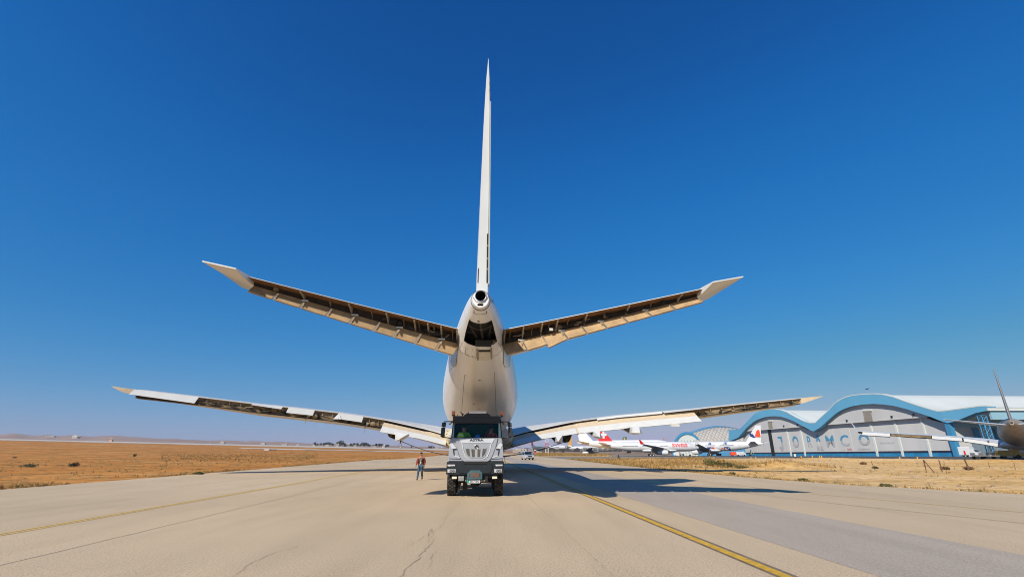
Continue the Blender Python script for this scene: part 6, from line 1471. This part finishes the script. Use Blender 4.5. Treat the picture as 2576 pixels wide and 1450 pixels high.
b_ = MB(); b_.prism([Vector((-.25, .3, 0)), Vector((.25, .3, 0)), Vector((.1, .02, .95)), Vector((-.1, .02, .95))], [Vector((-.25, .34, 0)), Vector((.25, .34, 0)), Vector((.1, .06, .95)), Vector((-.1, .06, .95))], M_FARG); b_.build('back_leg', cs)
em0 = thing('edge_marker', 'x', 'marker', (0, 0, 0), 0, 'yellow edge markers along the apron')
b_ = MB(); b_.loft([[Vector((q*math.cos(k*math.tau/10), q*math.sin(k*math.tau/10), z)) for k in range(10)] for z, q in ((0, .2), (.08, .2), (.1, .12), (.42, .09), (.46, .03))], M_GOLD); b_.build('cone', em0)
b_ = MB(); b_.box((0, 0, .02), (.5, .5, .06), M_BLK); b_.build('foot', em0)
EMK = [(1471, 175), (1484, 176), (1491, 175), (1502, 174), (1518, 172), (1528, 172), (1537, 171), (1545, 171), (1750, 118), (1792, 116), (1886, 113), (1898, 112), (1922, 110.5), (2012, 107), (2040, 106), (2058, 105.5), (2063, 105), (2258, 99), (2302, 97.5)]
for i, (px, Y) in enumerate(EMK):
    o = em0 if i == 0 else copy_tree(em0)
    o['label'] = 'small yellow edge marker in the row before the blast fence end' if i < 8 else 'small yellow edge marker along the dark apron edge on the right'
    o.location = spot(px, Y); 
    if i < 8: o['group'] = 'yellow markers before the fence end'
# ---- plants
M_LEAFD = mat('scrub_green', (.075, .085, .022), .8, var=.45, vscale=3)
M_LEAFO = mat('olive_scrub', (.15, .12, .028), .85, var=.4, vscale=3)
M_LEAFB = mat('dry_scrub', (.20, .11, .035), .9, var=.4, vscale=3)
M_TREE = mat('dark_tree_leaf', (.04, .05, .028), .8, var=.5, vscale=.6)
M_BARK = mat('bark', (.09, .065, .045), .9, var=.3, vscale=4)
def leaves(mb, c, rad, n, size, m, rnd, flat=1.0, hollow=.35):
    for _ in range(n):
        while True:
            p = Vector((rnd.uniform(-1, 1), rnd.uniform(-1, 1), rnd.uniform(-1, 1)))
            if hollow < p.length < 1: break
        q = c+Vector((p.x*rad[0], p.y*rad[1], p.z*rad[2])); a = Vector((rnd.uniform(-1, 1), rnd.uniform(-1, 1), rnd.uniform(-.6, 1))).normalized()*size*rnd.uniform(.6, 1.4)
        b = a.orthogonal().normalized()*size*rnd.uniform(.3, .8); mb.add([q-a-b*.3, q-b, q+a, q+b], [(0, 1, 2, 3)], m)
def bush(label, pos, w, h, m, m2, seed, group, n=260):
    rnd = random.Random(seed); r = thing('bush', label, 'bush', pos, rnd.uniform(0, 3), group); b_ = MB()
    for k in range(6): a = rnd.uniform(0, 6.28); d = rnd.uniform(.1, .6)*w/2; leaves(b_, Vector((math.cos(a)*d, math.sin(a)*d*.6, h*rnd.uniform(.25, .55))), (w*.27, w*.22, h*.42), n//6, .06+.035*w**.5, m if k % 3 else m2, rnd, 1, .1)
    b_.build('foliage', r, 0, False); s_ = MB()
    for k in range(5): a = rnd.uniform(0, 6.28); s_.tube([(0, 0, -.05), (math.cos(a)*w*.2, math.sin(a)*w*.2, h*.55)], .012, M_BARK, 4)
    s_.build('stem', r); return r
GB = 'scrub bushes on the sand'
BUSH = [(70, 1174, 2.6, .55, M_LEAFD, M_LEAFB, 'low dark green bush in the sand nearest the left edge'), (187, 1172, 1.7, .6, M_LEAFB, M_LEAFD, 'brownish round bush right of the leftmost green one'), (338, 1150, 1.2, .9, M_LEAFD, M_LEAFD, 'small pointed green bush alone in the orange field'),
        (500, 1189, 1.2, .3, M_LEAFD, M_LEAFO, 'flat green tuft bush close to the left pavement edge'), (35, 1152, 1.6, .3, M_LEAFB, M_LEAFB, 'low dry bush high in the orange field near the left edge'),
        (1786, 1173, 2.6, 1.1, M_LEAFO, M_LEAFD, 'left lobe of the big olive bushes on the right sand'), (1806, 1174, 3.3, .9, M_LEAFO, M_LEAFD, 'widest olive bush in the clump on the right sand'), (1835, 1175, 3.0, .7, M_LEAFD, M_LEAFO, 'darker green bush on the right of the olive clump'), (1862, 1176, 2.4, .45, M_LEAFO, M_LEAFB, 'lowest bush at the right tail of the olive clump'),
        (1842, 1192, .9, .25, M_LEAFD, M_LEAFO, 'tiny green bush below the olive clump near the pavement'), (2020, 1207, .8, .22, M_LEAFD, M_LEAFO, 'tiny green bush by the long wing shadow tip'), (2228, 1221, .8, .2, M_LEAFD, M_LEAFB, 'tiny grey green bush at the right pavement edge'),
        (2436, 1181, 1.5, .4, M_LEAFB, M_LEAFB, 'dry weeds round the thickest leaning post'), (2201, 1176, .8, .3, M_LEAFD, M_LEAFB, 'small grey bush at foot of the lone leaning rod'), (2376, 1180, 1.2, .4, M_LEAFB, M_LEAFO, 'dry brown bush between the rusty posts'), (2168, 1166, 1.6, .45, M_LEAFB, M_LEAFB, 'rust brown bush on the sand bank top')]
for i, (x, y, w, h, m, m2, lb) in enumerate(BUSH):
    p = gp(x, y, .0 if x > 1288 else .1)
    if x < 400:
        for _ in range(6): p = gp(x, y, min(T(p.x, p.y), 1.5))
    p.z = T(p.x, p.y)-.03; bush(lb, p, w, h, m, m2, i+20, GB)
for i, (px, Y, w, h) in enumerate(((1712, 131, 2.5, .6), (1722, 132, 2, .5), (1734, 131, 2.6, .7), (1743, 130, 1.6, .45), (1752, 130, 1.3, .5), (1765, 129, 1.6, .4))):
    X = (px-1288)/1252*119; Y = 119; bush(('leftmost', 'second', 'third', 'fourth', 'fifth', 'rightmost')[i]+' of six dark green bushes along the apron edge', (X, Y-1, gz(X, Y)), w*.8, h*.8, M_LEAFD, M_LEAFO, 60+i, 'dark bushes along the apron edge', 160)
# dry grass and weeds nobody could count
rnd = random.Random(3); gb = MB()
def tuft(p, h, m, n=5):
    for _ in range(n):
        a = rnd.uniform(0, 6.28); w = .012+.02*rnd.random()*h; d = Vector((math.cos(a), math.sin(a), 0)); l_ = h*rnd.uniform(.5, 1.1); q = p+d*rnd.uniform(0, .16)
        gb.add([q-d.yxz*w if False else q+Vector((-d.y, d.x, 0))*w*2, q-Vector((-d.y, d.x, 0))*w*2, q+d*l_*.45+Vector((0, 0, l_))], [(0, 1, 2)], m)
M_STRAW = mat('straw', (.46, .28, .085), .9, var=.4, vscale=.8); M_STRAWB = mat('brown_weed', (.27, .155, .05), .9, var=.4, vscale=.8); M_WEED = mat('green_weed', (.14, .125, .035), .9, var=.4, vscale=.8)
GM = (M_STRAW, M_STRAWB, M_WEED, M_STRAW)
for k in range(7500):
    Y = 14+rnd.random()**1.5*150; X = x_left(Y)-(.05+abs(rnd.gauss(0, 1.1)) if rnd.random() < .45 else rnd.random()*70)
    if noise.noise(Vector((X*.09, Y*.09, 1)))+.35*rnd.random() < .1: continue
    tuft(Vector((X, Y, T(X, Y)-.02)), rnd.uniform(.05, .26), rnd.choice(GM))
for k in range(5500):
    Y = 10+rnd.random()*112; e = x_right(Y); X = e+(.05+abs(rnd.gauss(0, .9)) if rnd.random() < .35 else rnd.random()**1.2*85)
    if Y > y_edge(X)-1 or (noise.noise(Vector((X*.1, Y*.1, 7)))+.4*rnd.random() < .16 and X > e+1.5): continue
    tuft(Vector((X, Y, T(X, Y)-.02)), rnd.uniform(.05, .24)*(1.6 if X < 40 and Y > 60 else 1), rnd.choice(GM))
for k in range(3500):
    Y = 60+rnd.random()*66; X = x_right(Y)+rnd.random()*24
    if Y > y_edge(X)-1: continue
    tuft(Vector((X, Y, T(X, Y)-.02)), rnd.uniform(.2, .6), rnd.choice((M_STRAW, M_STRAW, M_STRAWB)), 6)
for k in range(6000):
    t = rnd.random(); Y = 198+t*150; X = (.045+.005*t)*Y+rnd.random()*(28+t*25); tuft(Vector((X, Y, gz(X, Y)-.03)), rnd.uniform(.3, .8), rnd.choice(GM), 5)
for k in range(2600):
    px = rnd.uniform(400, 800); py = 1146+rnd.gauss(0, 1)*6; p = gp(px, max(py, 1141), 0)
    if p.y > 330: continue
    tuft(Vector((p.x, p.y, T(p.x, p.y)-.03)), rnd.uniform(.15, .45), rnd.choice((M_WEED, M_WEED, M_LEAFO, M_STRAWB)), 6)
struct(gb.build('dry_grass', None, 0, False), 'stuff')
# stones
stn = MB()
for k in range(900):
    Y = 20+rnd.random()*100; X = x_right(Y)+2+rnd.random()*80
    if rnd.random() < .12: X = x_left(Y)-1-rnd.random()*50
    elif Y > y_edge(X)-1: continue
    r_ = rnd.uniform(.03, .13); stn.ball((X, Y, T(X, Y)+r_*.2), (r_*rnd.uniform(.8, 1.5), r_*rnd.uniform(.8, 1.3), r_*.65), MATS['straw'] if False else mat('stone', (.34, .26, .18), .9, var=.3, vscale=3), 6, 4)
struct(stn.build('stones', None, 40), 'stuff')
# trees of the far village
def tree(seed, h):
    rnd = random.Random(seed); r = thing('tree', 'x', 'tree', (0, 0, 0), 0, 'trees of the far village'); w = h*rnd.uniform(.75, 1.05)
    b_ = MB(); b_.tube([(0, 0, -.5), (.05*h, 0, h*.25), (.02*h, .02*h, h*.6)], [h*.03, h*.022, h*.01], M_BARK, 6)
    for k in range(4): a = k*1.6+rnd.random(); b_.tube([(.05*h, 0, h*.25), (math.cos(a)*w*.35, math.sin(a)*w*.35, h*.6)], [h*.014, h*.005], M_BARK, 5)
    b_.build('trunk', r); b_ = MB()
    for k in range(7):
        a = rnd.uniform(0, 6.28); d = rnd.uniform(.1, .75)*w*.5; leaves(b_, Vector((math.cos(a)*d, math.sin(a)*d, h*rnd.uniform(.35, .8))), (w*.3, w*.3, h*.22), 90, h*.055, M_TREE if k % 2 else M_LEAFD, rnd)
    leaves(b_, Vector((0, 0, h*.8)), (w*.25, w*.25, h*.2), 50, h*.05, M_TREE, rnd); b_.build('crown', r, 0, False); return r
protos = [tree(s, 8) for s in (1, 2, 3, 4)]
TREES = [(791, 7.5), (797, 6), (806, 6.5), (812, 7), (818, 8), (823, 9), (829, 8), (835, 7), (846, 7.5), (854, 13), (860, 10), (866, 7), (875, 6), (882, 7.5), (889, 8), (899, 8.5), (907, 7.5), (913, 10), (919, 9.5), (925, 8), (930, 6), (938, 5.5), (946, 8), (953, 8.5), (960, 8), (971, 7), (976, 6.5), (1034, 5), (1079, 5.5), (1085, 6.5), (1091, 5)]
for i, (px, h) in enumerate(TREES):
    o = protos[i] if i < 4 else copy_tree(protos[i % 4]); Y = 905+((i*37) % 50)-25; X = (px-1288)/1252*Y; o.location = (X, Y, T(X, Y)-.3); k = h*.92/8; o.scale = (k, k, k); o.rotation_euler = (0, 0, i*1.3)
    o['label'] = 'tallest tree, rising above the far village left of the walker' if h == 13 else ('low tree of the sparse group far behind the walking man' if px > 1000 else 'dark green tree among the far village houses on the horizon')
    o['group'] = 'trees behind the walking man' if px > 1000 else ('tallest far tree' if h == 13 else 'trees of the far village')
# houses
def house(label, px, Y, w, d_, h, m, group, flat=True, zz=None):
    X = (px-1288)/1252*Y; r = thing('house', label, 'house', (X, Y, (T(X, Y) if zz is None else zz)-.2), random.uniform(-.3, .3), group)
    b_ = MB(); b_.box((0, 0, h/2), (w, d_, h), m); b_.build('wall', r); b_ = MB()
    if flat: b_.box((0, 0, h+.15), (w+.5, d_+.5, .35), M_PALE); b_.box((w*.2, 0, h+.7), (1.2, 1.2, 1), M_FARW)
    else: b_.prism([Vector((-w*.55, -d_*.55, h)), Vector((w*.55, -d_*.55, h)), Vector((0, -d_*.55, h+w*.22))], [Vector((-w*.55, d_*.55, h)), Vector((w*.55, d_*.55, h)), Vector((0, d_*.55, h+w*.22))], M_PALE)
    b_.build('roof', r, 0)
    for k in (-.28, .05, .3): b_ = MB(); b_.box((w*k, -d_/2-.02, h*.58), (w*.12, .08, h*.26), M_DGLASS); b_.build('window', r)
M_HSE = mat('cream_render', (.42, .34, .26), .85, var=.12, vscale=.4); M_HSE2 = mat('white_render', (.44, .40, .35), .85, var=.1, vscale=.4)
GH = 'village houses on the left horizon'
house('large cream house among the trees right of the tallest tree', 872, 925, 11, 8, 5.5, M_HSE, GH); house('small white house at the foot of the tallest tree', 848, 900, 5, 5, 4.5, M_HSE2, GH)
house('low white house between trees left of the tallest tree', 822, 885, 6, 4, 2, M_HSE2, GH, False); house('white house in the gap right of the large cream house', 893, 890, 5, 4, 3.2, M_HSE2, GH); house('white house by the right end of the tree row', 965, 895, 5, 5, 3.6, M_HSE2, GH)
house('low shed at the left end of the tree row', 790, 885, 5, 4, 1.8, M_HSE2, GH, False); house('white house before the right group of the tree row', 940, 885, 6, 4, 2.2, M_HSE2, GH)
house('pale farm building high on the left hill', 183, 1450, 20, 9, 5, M_HSE2, 'farm buildings on the left hills', False, 38); house('long pale shed on the left hill near the farm building', 118, 1480, 24, 8, 2.6, M_HSE2, 'farm buildings on the left hills', True, 42)
house('white domed-roof house on the hills left of the village', 557, 1500, 13, 8, 5, M_HSE2, 'farm buildings on the left hills', False, 23); house('small pale house by the white one on the hills', 528, 1500, 8, 8, 3, M_HSE, 'farm buildings on the left hills', True, 22)
house('white shed on the plain left of the village', 715, 1050, 11, 6, 3, M_HSE2, 'farm buildings on the left hills', True); house('left twin of two low white sheds before the village', 748, 1060, 7, 6, 3, M_HSE2, 'farm buildings on the left hills', True); house('flat white shed on the plain far left of the village', 660, 1000, 9, 6, 2.2, M_HSE2, 'farm buildings on the left hills', False)
house('white house behind the walking man on the horizon', 1098, 900, 6, 5, 3.5, M_HSE2, 'farm buildings on the left hills'); house('low pale house right of the rope on the horizon', 1108, 930, 8, 5, 2.5, M_HSE, 'farm buildings on the left hills')
house('beige terminal block seen under the right wing root', 1312, 700, 16, 8, 4.5, M_HSE, 'beige blocks under the right wing', True, .6); house('low beige block left of the other under the wing root', 1297, 690, 8, 6, 3.6, M_HSE, 'beige blocks under the right wing', True, .6); house('pale low hangar block beyond the red-finned plane', 1352, 640, 14, 8, 4, M_HSE2, 'beige blocks under the right wing', True, .6)
# small things in the left field
for px, py, Y, m, lb in ((274, 1113, 640, M_ORNG, 'small orange equipment cabin beyond the pale runway on the left'), (376+20, 1122, 0, M_FARW, '')):
    if not lb: continue
    X = (px-1288)/1252*Y; t = thing('equipment_cabin', lb, 'cabin', (X, Y, T(X, Y)-.1)); b_ = MB(); b_.box((0, 0, 1.2), (3.6, 2.4, 2.2), mat('pale_orange_paint', (.5, .27, .17), .7)); b_.build('wall', t); b_ = MB(); b_.box((0, 0, 3.2), (.4, .4, 1.8), M_HSE2); b_.box((0, 0, 4.2), (4.6, 1.2, .5), MATS['pale_orange_paint']); b_.build('antenna', t)
p = gp(672, 1142.5, 0); Y = 300; X = (672-1288)/1252*Y
b_ = MB(); b_.box((X, Y, T(X, Y)+.35), (3.2, 1.4, .8), M_HSE2); b_.box((X+3.4, Y, T(X, Y)+.25), (4, 1.2, .5), M_POST); tag(b_.build('concrete_block'), 'white concrete block with brown pile lying in the orange field', 'block')
# a bird
bd = MB(); c = at(2181, 978, 90); bd.ball(c, (.22, .1, .09), M_BLK, 8, 5)
for s in (-1, 1): bd.add([c+Vector((-.1, 0, .03)), c+Vector((.1, 0, .03)), c+Vector((.12, s*.35, .16)), c+Vector((.0, s*.7, .02))], [(0, 1, 2, 3)], M_BLK)
bd.add([c+Vector((.2, -.02, 0)), c+Vector((.2, .02, 0)), c+Vector((.36, .07, .01)), c+Vector((.36, -.07, .01))], [(0, 1, 2, 3)], M_BLK); tag(bd.build('bird', None, 0, False), 'tiny dark bird gliding in the sky above the blue wave roof', 'bird')
# ------------------------------------------------------------------ dusty air
hm_ = bpy.data.materials.new('dusty_air'); hm_.use_nodes = True; n_, l_ = hm_.node_tree.nodes, hm_.node_tree.links; n_.remove(n_['Principled BSDF'])
pv = n_.new('ShaderNodeVolumePrincipled'); pv.inputs['Color'].default_value = (.70, .80, 1.0, 1); pv.inputs['Density'].default_value = .00011; pv.inputs['Anisotropy'].default_value = .1
l_.new(pv.outputs[0], n_['Material Output'].inputs['Volume'])
hzb = MB(); hzb.box((0, 2050, 55), (9400, 4500, 126), hm_); haze = struct(hzb.build('haze', None, 0), 'stuff')
